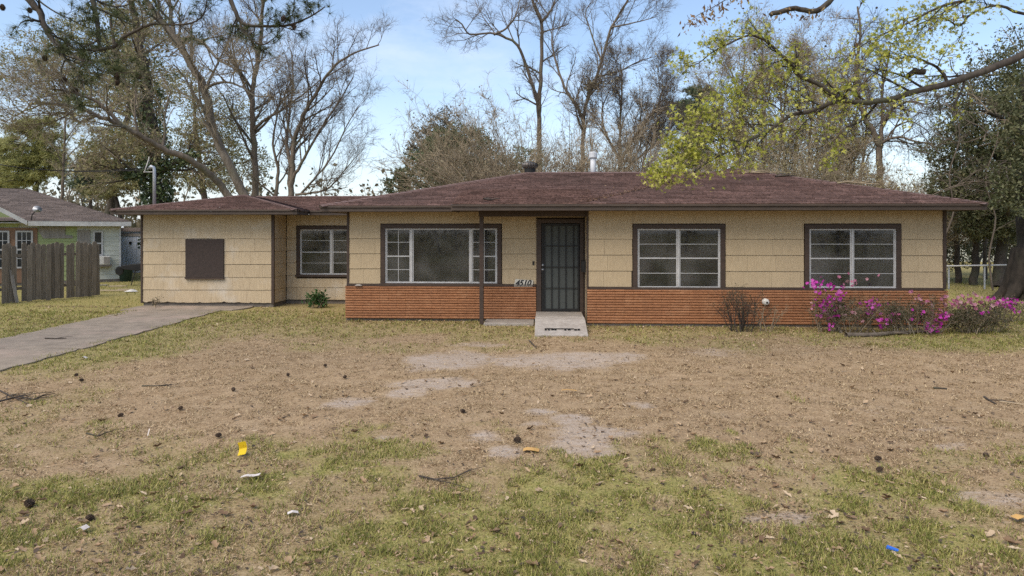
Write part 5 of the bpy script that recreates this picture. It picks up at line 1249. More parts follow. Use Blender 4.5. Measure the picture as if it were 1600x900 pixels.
c = t.path([(1700, -40), (1620, -25), (1540, -8), (1500, 2), (1465, 12), (1430, 30), (1400, 45), (1365, 60), (1335, 80), (1315, 100)], [11.6, 11.5, 11.4, 11.3, 11.2, 11.2, 11.1, 11.1, 11, 11], .04, .006, 6, sub=3)
d_ = t.path([(1660, 10), (1600, 22), (1560, 8), (1520, 20), (1500, 40), (1475, 28), (1448, 32), (1420, 46)], [11.6, 11.6, 11.5, 11.5, 11.4, 11.4, 11.3, 11.3], .03, .006, 6, sub=3)
e_ = t.path([(1480, 130), (1470, 110), (1450, 98), (1425, 88), (1400, 92), (1380, 85)], [11.1, 11.1, 11.0, 11.0, 10.9, 10.9], .03, .006, 6, sub=3)
f_ = t.path([(1345, 160), (1335, 185), (1325, 205), (1318, 230), (1305, 255)], [10.9, 10.8, 10.8, 10.8, 10.7], .012, .004, 5, sub=3)
g_2 = t.path([(1420, 118), (1430, 110), (1428, 113), (1445, 112)], 11.05, .045, .05, 7, sub=2)
h_ = t.path([(1330, -40), (1305, -8), (1276, 18), (1250, 13), (1225, 17), (1203, 24)], [11, 10.9, 10.8, 10.8, 10.7, 10.7], .05, .038, 8, sub=3)
i_ = t.path([(1250, -45), (1200, -30), (1150, -10), (1120, 8), (1090, 24), (1072, 38)], [10.8, 10.7, 10.6, 10.5, 10.5, 10.4], .014, .003, 5, sub=3)
j_ = t.path([(1700, -70), (1500, -60), (1330, -40), (1250, -45)], [11.6, 11.3, 11, 10.8], .10, .03, 6)
k_ = t.path([(1095, 256), (1070, 262), (1050, 268), (1034, 274)], [10.4, 10.4, 10.3, 10.3], .010, .003, 5, sub=3)
l_ = t.path([(1165, 222), (1130, 218), (1098, 226), (1072, 240), (1055, 250)], [10.5, 10.5, 10.4, 10.4, 10.3], .012, .003, 5, sub=3)
m_2 = t.path([(1150, 230), (1135, 212), (1112, 200), (1088, 196), (1062, 204)], [10.5, 10.5, 10.4, 10.4, 10.4], .011, .003, 5, sub=3)
n_2 = t.path([(1232, 183), (1210, 165), (1180, 152), (1150, 150), (1125, 160)], [10.7, 10.7, 10.6, 10.6, 10.5], .012, .003, 5, sub=3)
for q, n, L_ in ((a, 22, .85), (b, 16, .55), (c, 9, .9), (d_, 9, .8), (e_, 7, .7), (f_, 4, .4), (k_, 8, .42), (l_, 10, .5), (m_2, 9, .5), (n_2, 9, .5)): t.kids(q[0], q[1], n, L_, 0, GUM, t0=.22, ang=(.4, 1.2), bias=Vector((-.1, 0, .1)))
pts = [p for p in tip_leaves(t, 2, .06, .8) if p[1] > 9.3 and abs(p[0] - tb.x) > 1.2]
for q, n, s0 in ((k_, 30, .12), (l_, 46, .18), (m_2, 58, .18), (n_2, 55, .2), (b, 170, .08), (a, 620, .26), (c, 340, .18), (d_, 300, .18), (e_, 240, .18)):
    for x in range(n):
        fr_ = t.r.uniform(.35 if q is a else .25, 1) * (len(q[0]) - 1); j = min(int(fr_), len(q[0]) - 2); p = q[0][j].lerp(q[0][j + 1], fr_ - j); pts.append((p.x + t.r.gauss(0, s0), p.y + t.r.gauss(0, s0), p.z + t.r.gauss(0, s0 * .8)))
o = t.build('sweetgum_tree', 'tree overhanging from the right with fresh yellow green leaves on a mossy limb', tb, M['bark_dark'], M['twig_dark'])
stuff('leaves', star_mesh('leaves', pts, .076, tb), M['leaf_new'], o)
hang = []
for q, n in ((i_, 150), (h_, 70), (c, 60)):
    for x in range(n):
        fr_ = t.r.uniform(.3, 1) * (len(q[0]) - 1); j = min(int(fr_), len(q[0]) - 2); p = q[0][j].lerp(q[0][j + 1], fr_ - j); s0 = .10; hang.append((p.x + t.r.gauss(0, s0), p.y + t.r.gauss(0, s0), p.z - abs(t.r.gauss(0, .12))))
stuff('dry_leaves', leaf_mesh('dry_leaves', hang, .075, tb, aspect=.35, droop=1.4), M['leaf_hang'] if 'leaf_hang' in M else leaf_mat('leaf_hang', [(0.14, 0.07, 0.03), (0.27, 0.16, 0.07), (0.36, 0.26, 0.12)], .3), o)
balls = MB()
for (x, y) in ((1109, 97), (1180, 76), (1179, 84), (1346, 5), (1370, 12), (1255, 26), (1290, 72), (1470, 165), (1458, 166)):
    c0 = P3(x, y, 10.5) - tb; balls.lathe([(.004, -.018), (.017, -.008), (.018, .006), (.005, .018)], tuple(c0), 8)
bo = balls.build('seed_balls', M['twig_dark'], o); bo['kind'] = 'stuff'
# pine rooted outside the left edge
t = Tree(131); pb = Vector((-11.2, 10.8, 0))
t.wood.add([pb, pb + Vector((0, 0, 3)), pb + Vector((.05, 0, 6)), pb + Vector((0, 0, 9)), pb + Vector((.05, .1, 13))], [.30, .25, .22, .18, .10], 10)
PN = sp(n=(6, 4, 3), kids=(5, 3), ratio=.5, ang=(.4, 1.1), wob=.22, up=(.04, .06, .06), rmax=(.022, .012, .007), rmin=.003, split=.03)
Dp = 9.6
a = t.path([(-300, -130), (-120, -60), (0, -25), (45, 0), (60, 16), (68, 38), (80, 60), (92, 72), (103, 92), (128, 112)], [10.6, 10, 9.7, 9.6, 9.6, 9.5, 9.5, 9.4, 9.4, 9.3], .08, .012, 8, sub=3)
b = t.path([(-200, -150), (0, -110), (120, -60), (140, -20), (148, 20), (154, 60), (156, 78), (135, 77)], [10.6, 10.2, 9.9, 9.8, 9.8, 9.7, 9.7, 9.7], .07, .014, 7, sub=3)
c = t.path([(156, 76), (178, 74), (192, 60), (214, 47), (238, 38), (262, 38), (298, 36), (318, 22), (324, -10)], [9.7, 9.6, 9.6, 9.5, 9.5, 9.4, 9.4, 9.4, 9.4], .030, .008, 7, sub=3)
d_ = t.path([(0, -150), (200, -110), (330, -50), (356, -10), (368, 18), (378, 36), (402, 40), (430, 41), (455, 38), (485, 26), (508, 10)], [10.4, 10, 9.8, 9.7, 9.6, 9.6, 9.6, 9.5, 9.5, 9.5, 9.5], .05, .008, 7, sub=3)
e_ = t.path([(375, 34), (382, 52), (398, 66), (414, 69), (432, 56), (445, 42)], [9.6, 9.6, 9.5, 9.5, 9.5, 9.5], .016, .005, 6, sub=3)
f_ = t.path([(95, 72), (112, 84), (126, 94), (140, 97), (160, 112), (185, 114), (218, 112)], [9.4, 9.4, 9.3, 9.3, 9.3, 9.3, 9.3], .018, .005, 6, sub=3)
g_2 = t.path([(103, 92), (95, 110), (100, 128), (116, 140), (130, 155)], [9.4, 9.4, 9.3, 9.3, 9.2], .012, .004, 5, sub=3)
i_ = t.path([(60, 0), (80, 15), (105, 28), (125, 38), (150, 48)], [9.7, 9.7, 9.7, 9.8, 9.8], .014, .004, 5, sub=3)
lims = ((a, 10, .5), (b, 10, .6), (c, 9, .45), (d_, 11, .45), (e_, 6, .35), (f_, 8, .4), (g_2, 6, .4), (i_, 5, .4))
for q, n, L_ in lims: t.kids(q[0], q[1], n, L_, 0, PN, t0=.4, ang=(.5, 1.2))
C = []; Dr = []
for p0, p1 in t.tips:
    if t.r.random() < .38:
        C.append(tuple(p0)); Dr.append(tuple((p0 - p1).normalized()))
for (x, y, n, s0) in ((420, 8, 9, .10), (450, 14, 8, .12), (505, 6, 7, .06), (150, 15, 14, .35), (185, 25, 14, .30), (75, 78, 8, .12), (215, 100, 7, .12), (120, 5, 8, .25), (250, 105, 4, .1)):
    for k in range(n):
        p = P3(x, y, 9.5) + Vector((t.r.gauss(0, s0), t.r.gauss(0, .2), t.r.gauss(0, s0 * .6))); C.append(tuple(p)); Dr.append(tuple(Vector((t.r.gauss(0, .6), t.r.gauss(0, .5), t.r.uniform(-.6, .5))).normalized()))
o = t.build('pine_tree', 'dark pine boughs with cones hanging in from the upper left corner', pb, M['bark_dark'], M['twig_dark'])
stuff('needles', needle_mesh('needles', C, Dr, .15, .0022, pb, 34, .75), M['needle'], o)
def cone_mesh(L_=.085, rm=.034, rows=7, per=8):
    mb = MB(); mb.lathe([(.006, 0), (rm * .75, L_ * .25), (rm * .7, L_ * .55), (.006, L_ * .95)], (0, 0, 0), 8)
    for i in range(rows):
        f = (i + .5) / rows; z = L_ * f; r = rm * math.sin(math.pi * (.12 + .80 * f)) ** .8
        for j in range(per):
            a = 2 * math.pi * (j + .5 * (i % 2)) / per; c_, s_ = math.cos(a), math.sin(a); w_ = r * .42
            mb.add([(c_ * r * .5 - s_ * w_, s_ * r * .5 + c_ * w_, z - .004), (c_ * r * .5 + s_ * w_, s_ * r * .5 - c_ * w_, z - .004), (c_ * r * 1.2, s_ * r * 1.2, z + .008), (c_ * r * .6, s_ * r * .6, z + .010)], [(0, 1, 2), (0, 2, 3), (1, 3, 2)])
    return mb.mesh('cone')
M['cone'] = mat('pine_cone', (0.105, 0.070, 0.047), (0.045, 0.031, 0.023), scale=40, rough=.9, bump=.2)
cm = cone_mesh(); cm.materials.append(M['cone'])
for k, (x, y) in enumerate(((69, 86), (115, 136), (182, 115), (218, 115), (101, 120), (46, 12), (444, 24), (458, 36), (185, 124), (3, 6))):
    q = link('cone', cm, None, o); q.location = P3(x, y, 9.4) - pb; q.rotation_euler = (R(180 + rnd.uniform(-25, 25)), R(rnd.uniform(-25, 25)), 0); q.scale = (1.05,) * 3

# ------------------------------------------------------------------ neighbour's house, far left
nA = R(34); nO = (-15.85, 27.6)
nb = thing('neighbour_house', 'pale green house with grey shingle roof behind the wooden fence', 'house', (nO[0], nO[1], 0), nA)
M['nb_white'] = mat('nb_siding_pale', (0.52, 0.525, 0.44), (0.44, 0.445, 0.375), scale=3, stretch=(1, 1, 5), rough=.7, bump=.1)
M['nb_green'] = mat('nb_siding_lime', (0.33, 0.38, 0.17), (0.27, 0.315, 0.14), scale=3, stretch=(1, 1, 5), rough=.7, bump=.1)
M['nb_roof'] = mat('nb_shingles', (0.225, 0.188, 0.165), (0.15, 0.125, 0.11), scale=22, rough=.95, bump=.5, bscale=120, tone=((.75, .72, .72), (1.25, 1.2, 1.2)))
M['nb_trim'] = mat('nb_trim', (0.58, 0.57, 0.54), (0.44, 0.43, 0.41), scale=5, rough=.7, bump=.1, c=(0.22, 0.21, 0.19), cscale=2.4, cth=(.55, .8))
M['nb_brown'] = mat('nb_bare_board', (0.27, 0.16, 0.10), (0.19, 0.115, 0.075), scale=6, rough=.9, bump=.2)
M['wood_grey'] = mat('weathered_board', (0.30, 0.27, 0.235), (0.20, 0.18, 0.155), scale=5, stretch=(4, 4, .6), rough=.9, bump=.3)
M['dark_pane'] = glass_mat('dark_glass', (0.35, 0.37, 0.38))
def laps(x0, x1, y, z0, z1, m, h=.19, axis='y'):
    mb = MB(); z = z0
    while z < z1 - .01:
        t_ = min(z + h, z1); mb.prism([(y, z), (y - .028, z), (y - .012, t_), (y, t_)], x0, x1, 'x'); z += h
    return mb.build('lap_siding', m, nb)
MB().box(-10, 0, .0, 7, -.1, 2.4).build('wall', M['nb_white'], nb)
laps(-1.46, -.03, -.001, .12, 2.36, M['nb_white'])
MB().box(-.028, .03, -.045, .03, .1, 2.38).build('corner_board', M['nb_trim'], nb)
MB().box(-10.02, .02, -.02, 7.02, -.1, .118).build('foundation', M['foundation'], nb)
rf = Roof(); hx = .36
rf.plane([(-10.4, -.45, 2.42), (hx, -.45, 2.42), (-3.1, 3.5, 3.80), (-10.4, 3.5, 3.80)], exp=.15)
rf.plane([(hx, -.45, 2.42), (hx, 7.45, 2.42), (-3.1, 3.5, 3.80)], exp=.15); rf.plane([(hx, 7.45, 2.42), (-10.4, 7.45, 2.42), (-10.4, 3.5, 3.80), (-3.1, 3.5, 3.80)], tabs=False)
# front gable
gx0, gx1, gy = -8.4, -3.05, -.3; gm = (gx0 + gx1) / 2; gh = 2.42 + (gm - gx0) * .62
rf.plane([(gx1 + .0, 2.5, 2.42), (gx1, gy - .3, 2.42), (gm, gy - .3, gh), (gm, 2.5, gh)], exp=.15); rf.plane([(gx0, gy - .3, 2.42), (gx0, 2.5, 2.42), (gm, 2.5, gh), (gm, gy - .3, gh)], exp=.15)
rf.build('roof', M['nb_roof'], nb)
mb = MB(); mb.box(gx1 + .02, hx + .0, -.475, -.452, 2.24, 2.415); mb.build('fascia', M['nb_trim'], nb)
mb = MB(); mb.box(-10, hx, -.45, .0, 2.34, 2.36); mb.build('soffit', M['nb_trim'], nb)
mb = MB()
for s_, xa in ((1, gx1), (-1, gx0)):
    mb.prism([(xa, 2.26), (xa, 2.43), (gm, gh + .01), (gm, gh - .17)], gy - .33, gy - .305, 'y')
mb.build('bargeboard', M['nb_trim'], nb)
mb = MB(); mb.prism([(gx0 + .3, 2.2), (gx1 - .3, 2.2), (gx1 - .2, 2.42), (gm, gh - .15), (gx0 + .2, 2.42)], -.06, 1.0, 'y'); mb.build('gable_wall', M['nb_green'], nb)
MB().box(-8.0, -2.74, -.05, -.002, .1, 2.17).build('bare_boarding', M['nb_brown'], nb)
laps(-2.73, -1.47, -.001, .12, 2.36, M['nb_green'])
def nb_window(x0, x1, z0, z1, y, cols, rows, rail=True):
    f_ = MB(); t_ = .06
    f_.box(x0, x1, y - .06, y - .031, z0, z0 + t_); f_.box(x0, x1, y - .06, y - .031, z1 - t_, z1); f_.box(x0, x0 + t_, y - .06, y - .031, z0 + t_, z1 - t_); f_.box(x1 - t_, x1, y - .06, y - .031, z0 + t_, z1 - t_)
    zm_ = (z0 + z1) / 2
    if rail: f_.box(x0 + t_, x1 - t_, y - .06, y - .032, zm_ - .03, zm_ + .03)
    w_ = f_.build('window', M['white'], nb)
    for za, zb in (((z0 + t_, zm_ - .03), (zm_ + .03, z1 - t_)) if rail else ((z0 + t_, z1 - t_),)):
        MB().box(x0 + t_, x1 - t_, y - .040, y - .036, za, zb).build('pane', M['ink_glass'], w_)
        for c_ in range(1, cols): x = x0 + t_ + (x1 - x0 - 2 * t_) * c_ / cols; MB().box(x - .012, x + .012, y - .050, y - .042, za, zb).build('glazing_bar', M['white'], w_)
        for r_ in range(1, rows): z = za + (zb - za) * r_ / rows; MB().box(x0 + t_, x1 - t_, y - .049, y - .043, z - .012, z + .012).build('glazing_bar', M['white'], w_)
    return w_
M['ink_glass'] = mat('dark_window', (0.02, 0.024, 0.026), (0.035, 0.04, 0.042), scale=2, rough=.08, bump=0, spec=.6)
nb_window(-3.42, -2.88, .64, 2.06, -.03, 3, 2); nb_window(-4.15, -3.6, .64, 2.06, -.03, 3, 2)
nb_window(-.93, -.59, 1.06, 2.05, 0, 1, 1)
MB().box(-1.44, -1.03, -.075, -.032, 1.2, 2.08).build('window_board', M['wood_grey'], nb)
mb = MB(); mb.prism([(-2.72, 2.05), (-2.55, 1.76), (-1.6, 1.76), (-1.6, 1.86), (-1.85, 1.9), (-1.85, 2.22), (-2.68, 2.22)], -.05, -.032, 'y'); mb.build('loose_board', M['wood_grey'], nb)
ac = MB().box(-.86, -.36, -.36, -.033, .72, 1.05).build('air_conditioner', M['white_plastic'], nb, bevel=.01)
MB().box(-.58, -.38, -.372, -.362, .75, 1.02).build('grille', M['wood_grey'], ac); MB().box(-.82, -.74, -.372, -.362, .75, 1.02).build('grille', M['dark_metal'], ac)
MB().box(-.90, -.30, -.34, -.033, .64, .715).build('shelf', M['foundation'], ac)
dish = MB(); dish.tube([(-2.93, -.42, 2.4), (-2.9, -.45, 2.65), (-2.78, -.5, 2.82)], .022, 6)
dh = dish.build('satellite_dish', M['dark_metal'], nb); mb = MB()
mb.lathe([(.15, .035), (.10, .015), (.001, .0)], (0, 0, 0), 16); q = mb.build('dish', M['metal'], dh, smooth=True); q.location = (-2.74, -.53, 2.85); q.rotation_euler = (R(60), R(20), 0)
# white storage building behind it
sh = thing('shed', 'white metal shed between the pale green house and the beige wing', 'shed', (-18.2, 33.5, 0), R(5))
M['shed'] = mat('shed_metal', (0.60, 0.64, 0.72), (0.52, 0.56, 0.64), scale=3, rough=.5, bump=.05)
MB().box(-1.9, 1.6, 0, 2.6, 0, 2.02).build('wall', M['shed'], sh)
mb = MB()
for k in range(17): mb.box(-1.88 + k * .205, -1.86 + k * .205, -.02, -.001, .02, 2.0)
mb.build('ribs', M['shed'], sh); mb = MB(); mb.box(-2.0, 1.7, -.12, 2.7, 2.021, 2.2); mb.build('roof', M['nb_roof'], sh)
MB().box(-1.9, 1.6, -.03, -.021, 1.78, 1.93).build('trim_strip', M['wood_grey'], sh); MB().box(-.55, -.43, -.03, -.021, 1.38, 1.52).build('latch', M['ink'], sh)

# ------------------------------------------------------------------ wooden fence, every picket a part
fa, fb = Vector((-14.55, 19.0)), Vector((-13.22, 21.7)); fd = (fb - fa).normalized(); fang = math.atan2(fd.y, fd.x)
fe = thing('picket_fence', 'weathered dark dog eared picket fence with gaps at left', 'fence', (fa.x, fa.y, 0), fang)
M['picket'] = mat('picket_wood', (0.235, 0.195, 0.15), (0.14, 0.115, 0.086), scale=6, stretch=(7, 7, .5), rough=.95, bump=.6, bscale=14, rand=.22)
Lf = (fb - fa).length; pk = []
x = -1.6; rg = random.Random(9)
gaps = ((.20, .28), (.70, .82), (2.04, 2.10))
while x < Lf:
    if any(g0 - .06 < x < g1 - .02 for g0, g1 in gaps): x += .07; continue
    h = 1.68 + rg.uniform(-.05, .04); w_ = .134
    mb = MB(); mb.prism([(0, 0), (w_, 0), (w_, h - .045), (w_ - .03, h), (.03, h), (0, h - .045)], -.01, .01, 'y')
    q = mb.build('picket', M['picket'], fe); q.location = (x, (.012 if len(pk) % 2 else -.012) + rg.uniform(-.003, .003), rg.uniform(-.02, .03)); pk.append(q); q.rotation_euler = (rg.uniform(-.012, .012), rg.uniform(-.014, .014), rg.uniform(-.03, .03)); x += .131
for z in (.35, 1.3): MB().box(-1.7, Lf, .028, .066, z, z + .085).build('rail', M['picket'], fe)
for x in (-1.5, .55, Lf - .25): MB().box(x, x + .09, .068, .15, 0, 1.62).build('post', M['picket'], fe)
mb = MB(); mb.box(-.045, .045, -.01, .01, 0, .95); q = mb.build('loose_picket', M['wood_grey'], fe); q.location = (.66, -.10, 0); q.rotation_euler = (R(-6), R(-7), 0)

# things lying between the two houses
M['lumber'] = mat('lumber', (0.44, 0.36, 0.25), (0.34, 0.27, 0.18), scale=4, stretch=(1, 6, 6), rough=.85, bump=.2)
def board(px, py, L_, w_, rz, label, m='lumber', h=.03):
    x, y = G(px, py); q = MB().box(-L_ / 2, L_ / 2, -w_ / 2, w_ / 2, 0, h).build('plank', M[m], None, bevel=.003); q.location = (x, y, .012); q.rotation_euler = (0, R(rnd.uniform(-1, 1)), R(rz)); tag(q, label, 'plank', 'planks lying between the houses')
board(178, 455, .95, .14, 8, 'tan plank nearest the picket fence on the grass between the houses'); board(183, 448, .7, .10, -3, 'pale board lying along the foot of the pale green house'); board(197, 453.5, .5, .12, 16, 'short reddish board touching the white sheet scrap', 'lumber'); board(155, 446.5, .6, .12, 2, 'pale board end showing right beside the last fence picket', 'wood_grey')
x, y = G(205, 456); mb = MB(); mb.add([(-.2, -.12, .01), (.1, -.16, .02), (.22, .02, .01), (.05, .16, .06), (-.16, .12, .05), (0, 0, .09)], [(0, 1, 5), (1, 2, 5), (2, 3, 5), (3, 4, 5), (4, 0, 5)]); q = mb.build('plastic_scrap', M['white_plastic'], None); q.location = (x, y, 0); tag(q, 'crumpled white sheet scrap on the grass beside the wing corner', 'litter')
wx, wy = G(215, 446)
wb = thing('wheelbarrow', 'dark upturned wheelbarrow with legs standing in front of the shed', 'wheelbarrow', (wx, wy, 0), R(12))
mb = MB(); mb.prism([(-.75, .78), (-.55, .86), (.15, .92), (.42, .84), (.36, .70), (.1, .62), (-.5, .68)], -.3, .3, 'y'); mb.build('tray', M['dark_metal'], wb, bevel=.02)
mb = MB(); mb.tube([(.0, -.26, .66), (-.12, -.28, .3), (-.2, -.28, 0)], .022, 6); mb.build('leg', M['dark_metal'], wb); mb = MB(); mb.tube([(.12, .24, .66), (.26, .26, .3), (.34, .26, 0)], .022, 6); mb.build('leg', M['dark_metal'], wb)
mb = MB(); mb.tube([(.2, -.24, .76), (.5, -.25, .95), (.62, -.25, .96)], .02, 6); mb.build('handle', M['wood_grey'], wb); mb = MB(); mb.tube([(.2, .24, .76), (.5, .25, .95), (.62, .25, .96)], .02, 6); mb.build('handle', M['wood_grey'], wb)
mb = MB(); mb.lathe([(.17, -.04), (.19, 0), (.17, .04)], (-.78, 0, .62), 14, 'y'); mb.build('wheel', M['ink'], wb)
bx, by = G(196, 440); M['bin'] = mat('bin_plastic', (0.03, 0.06, 0.05), (0.022, 0.045, 0.038), rough=.6, bump=0)
bn = thing('bucket', 'dark green bucket at the corner of the pale green house', 'bucket', (bx, by, 0)); mb = MB(); mb.lathe([(.20, 0), (.26, .55), (.28, .56), (.28, .60), (.25, .60)], (0, 0, 0), 14); mb.build('body', M['bin'], bn, smooth=True)
wb.scale = (.8, .8, .9)
# side yard fence on the right: white top rail on posts
rfx = thing('rail_fence', 'white pipe rail fence across the side yard at right', 'fence', (0, 0, 0))
D = 24.0; y_ = 415; zt = CZ + (HY - y_) / F * D
mb = MB(); mb.tube([P3(1440, y_ + 1.5, D), P3(1520, y_, D), P3(1579, y_ - 1, D)], .028, 8); mb.build('rail', M['white'], rfx, smooth=True)
for px in (1484, 1540): 
    p_ = P3(px, y_, D); mb = MB(); mb.tube([(p_.x, D + .05, 0), (p_.x, D + .05, zt)], .03, 8); mb.build('post', M['metal'], rfx)
# a house far behind it
fh = thing('far_house', 'pale house glimpsed through the trees beyond the side yard fence', 'house', (31.5, 45, 0), R(-8))
MB().box(-5, 5, 0, 6, 0, 2.7).build('wall', M['nb_white'], fh); mb = MB(); mb.prism([(-5.5, 2.7), (5.5, 2.7), (4, 4.2), (-4, 4.2)], -.5, 6.5, 'y'); mb.build('roof', M['nb_roof'], fh)
for x in (-3, -.5, 2): 
    w_ = MB().box(x, x + 1, -.05, -.002, .9, 2.1).build('window', M['white'], fh); MB().box(x + .08, x + .92, -.06, -.051, .98, 2.02).build('pane', M['ink_glass'], w_)

# overhead service wires
for k, (p0, p1, sag, lab) in enumerate(((P3(233, 262, 18.9), P3(-120, 236, 16), .25, 'thin black power line from the wing mast to the left edge'), (P3(236, 265, 18.9), P3(-150, 222, 19), .35, 'slack grey service cable below the power line from the mast'))):
    mb = MB(); n_ = 14; mb.tube([p0.lerp(p1, i / n_) - Vector((0, 0, sag * math.sin(math.pi * i / n_))) for i in range(n_ + 1)], .009, 4); q = mb.build('power_line', M['ink'], None); tag(q, lab, 'wire', 'service wires')

# ------------------------------------------------------------------ shrubs along the wall
M['azalea'] = leaf_mat('azalea_petal', [(0.42, 0.02, 0.28), (0.58, 0.035, 0.42), (0.66, 0.08, 0.50), (0.66, 0.18, 0.50)], .35)
M['azalea_pale'] = leaf_mat('azalea_fading', [(0.42, 0.10, 0.20), (0.52, 0.22, 0.30), (0.60, 0.38, 0.38)], .35)
M['leaf_shrub'] = leaf_mat('leaf_shrub', [(0.030, 0.038, 0.016), (0.065, 0.07, 0.03), (0.12, 0.10, 0.055), (0.20, 0.14, 0.09)], .2)
M['leaf_plant'] = leaf_mat('leaf_plant', [(0.02, 0.06, 0.015), (0.045, 0.11, 0.03), (0.08, 0.15, 0.05)], .2)
SHR = sp(n=(5, 4, 3), kids=(5, 4), ratio=.55, ang=(.3, 1.0), wob=.18, up=(.05, .03, .0), rmax=(.011, .006, .003), rmin=.0016, split=.05)
def petals(C, off, size=.036):
    """five-petal open flowers, two faces a petal"""
    Vs = []; k = len(C)
    for c0 in C:
        n = Vector((rnd.gauss(0, .6), rnd.gauss(-.7, .5), rnd.gauss(.4, .5))).normalized(); e = n.orthogonal().normalized(); f2 = n.cross(e); a0 = rnd.uniform(0, 6.28); s_ = size * rnd.uniform(.75, 1.2)
        for j in range(5):
            a = a0 + j * 1.2566; d = e * math.cos(a) + f2 * math.sin(a); w_ = (n.cross(d)) * s_ * .42; c1 = Vector(c0)
            Vs += [c1, c1 + d * s_ * .6 + w_ + n * s_ * .3, c1 + d * s_ * 1.1 + n * s_ * .22, c1 + d * s_ * .6 - w_ + n * s_ * .3]
    V = np.array([tuple(v) for v in Vs], np.float32) - np.array(tuple(off), np.float32); b = np.arange(len(V) // 4)[:, None] * 4
    return mesh_np('flowers', V, [np.concatenate([b + np.array([[0, 1, 2]]), b + np.array([[0, 2, 3]])])], {'tone': np.repeat(RS.rand(k), 20)})
SHD = dict(SHR)
def shrub(name, label, px0, px1, D, h, n_stem, n_leaf, seed, flowers=(), pale=(), leaf='leaf_shrub', lsize=.035, stem='twig', group='azaleas along the right end of the house', cat='shrub', lean=.45):
    t = Tree(seed); b = base_of((px0 + px1) / 2, D); wd = (px1 - px0) / F * D / 2
    for i in range(n_stem):
        p0 = b + Vector((t.r.gauss(0, wd * .45), t.r.gauss(0, .10), 0)); dx = (p0.x - b.x) / max(wd, .01)
        t.grow(p0, Vector((dx * .5 + t.r.gauss(0, lean * .6), t.r.gauss(0, lean * .4) - .05, 1)).normalized(), h * t.r.uniform(.6, 1.1), .010, 0, SHR)
    pts = tip_leaves(t, 5, .045, 1.0); RS.shuffle(pts); pts = pts[:n_leaf]; pts = pts[pts[:, 2] > .02]
    o = t.build(name, label, b, M[stem], M[stem], group, cat, 'stems', 'stems')
    if len(pts): stuff('leaves', leaf_mesh('leaves', pts, lsize, b, aspect=.45), M[leaf], o)
    for lst, mm in ((flowers, 'azalea'), (pale, 'azalea_pale')):
        C = []
        for (x, y, sx_, sy_, n) in lst:
            for i in range(int(n * .8)): C.append((P3(x, y, D) + Vector((t.r.gauss(0, sx_ * D / F), t.r.uniform(-.22, .06), t.r.gauss(0, sy_ * D / F)))))
        if C: stuff('flowers', petals(C, b), M[mm], o)
    return o
shrub('azalea_bush', 'tall thin azalea with magenta blooms before the lower left of the right hand window', 1268, 1372, 13.85, .66, 40, 4800, 501,
      [(1276, 447, 7, 6, 34), (1307, 458, 6, 6, 22), (1290, 473, 8, 7, 40), (1293, 492, 8, 6, 24), (1357, 481, 9, 7, 46), (1295, 506, 5, 4, 8), (1296, 447, 4, 3, 6)], [(1311, 484, 5, 4, 9), (1324, 491, 4, 3, 5), (1337, 499, 4, 3, 6), (1330, 440, 16, 6, 18), (1268, 476, 5, 3, 6)])
shrub('azalea_bush', 'azalea with few pink flowers in the middle of the row below the wall corner', 1372, 1478, 13.75, .62, 44, 6000, 502,
      [(1380, 501, 8, 6, 26), (1454, 503, 9, 7, 36), (1464, 493, 7, 6, 20), (1430, 492, 5, 4, 8)], [(1431, 467, 8, 5, 16), (1471, 491, 5, 4, 9), (1390, 493, 6, 4, 8), (1452, 478, 8, 6, 12)])
shrub('azalea_bush', 'low dark azalea past the house corner with pale faded blooms on top', 1476, 1562, 13.9, .50, 46, 6500, 503,
      [(1531, 489, 5, 3, 14), (1548, 467, 8, 4, 12)], [(1500, 470, 16, 6, 46), (1530, 471, 18, 5, 46), (1486, 474, 6, 5, 14)])
shrub('azalea_bush', 'small azalea with bright magenta blooms before the big trunk at the right edge', 1548, 1598, 15.6, .55, 16, 900, 504, [(1575, 478, 8, 4, 40), (1576, 468, 5, 3, 18), (1560, 472, 5, 3, 8)], [(1553, 474, 5, 3, 8)])
shrub('bare_shrub', 'bare red brown shrub beside the vent before the right hand brick base', 1132, 1176, 14.0, .80, 22, 420, 505, leaf='leaf_shrub', stem='bark_dark', group='dormant shrubs', lean=.2)
shrub('bare_shrub', 'faint reddish bare shrub right of the white vent', 1176, 1212, 14.1, .6, 6, 40, 506, leaf='leaf_brown', stem='twig_tan', group='dormant shrubs', lean=.5)
shrub('green_plant', 'leafy green plant growing before the recessed wing window', 482, 508, 18.3, .36, 12, 420, 507, leaf='leaf_plant', lsize=.10, stem='twig_tan', group=None, cat='plant')
shrub('weed', 'dry weed at the foot of the wing wall under the boarded window', 240, 256, 18.35, .26, 5, 50, 508, leaf='leaf_shrub', lsize=.05, stem='twig_tan', group=None, cat='plant')

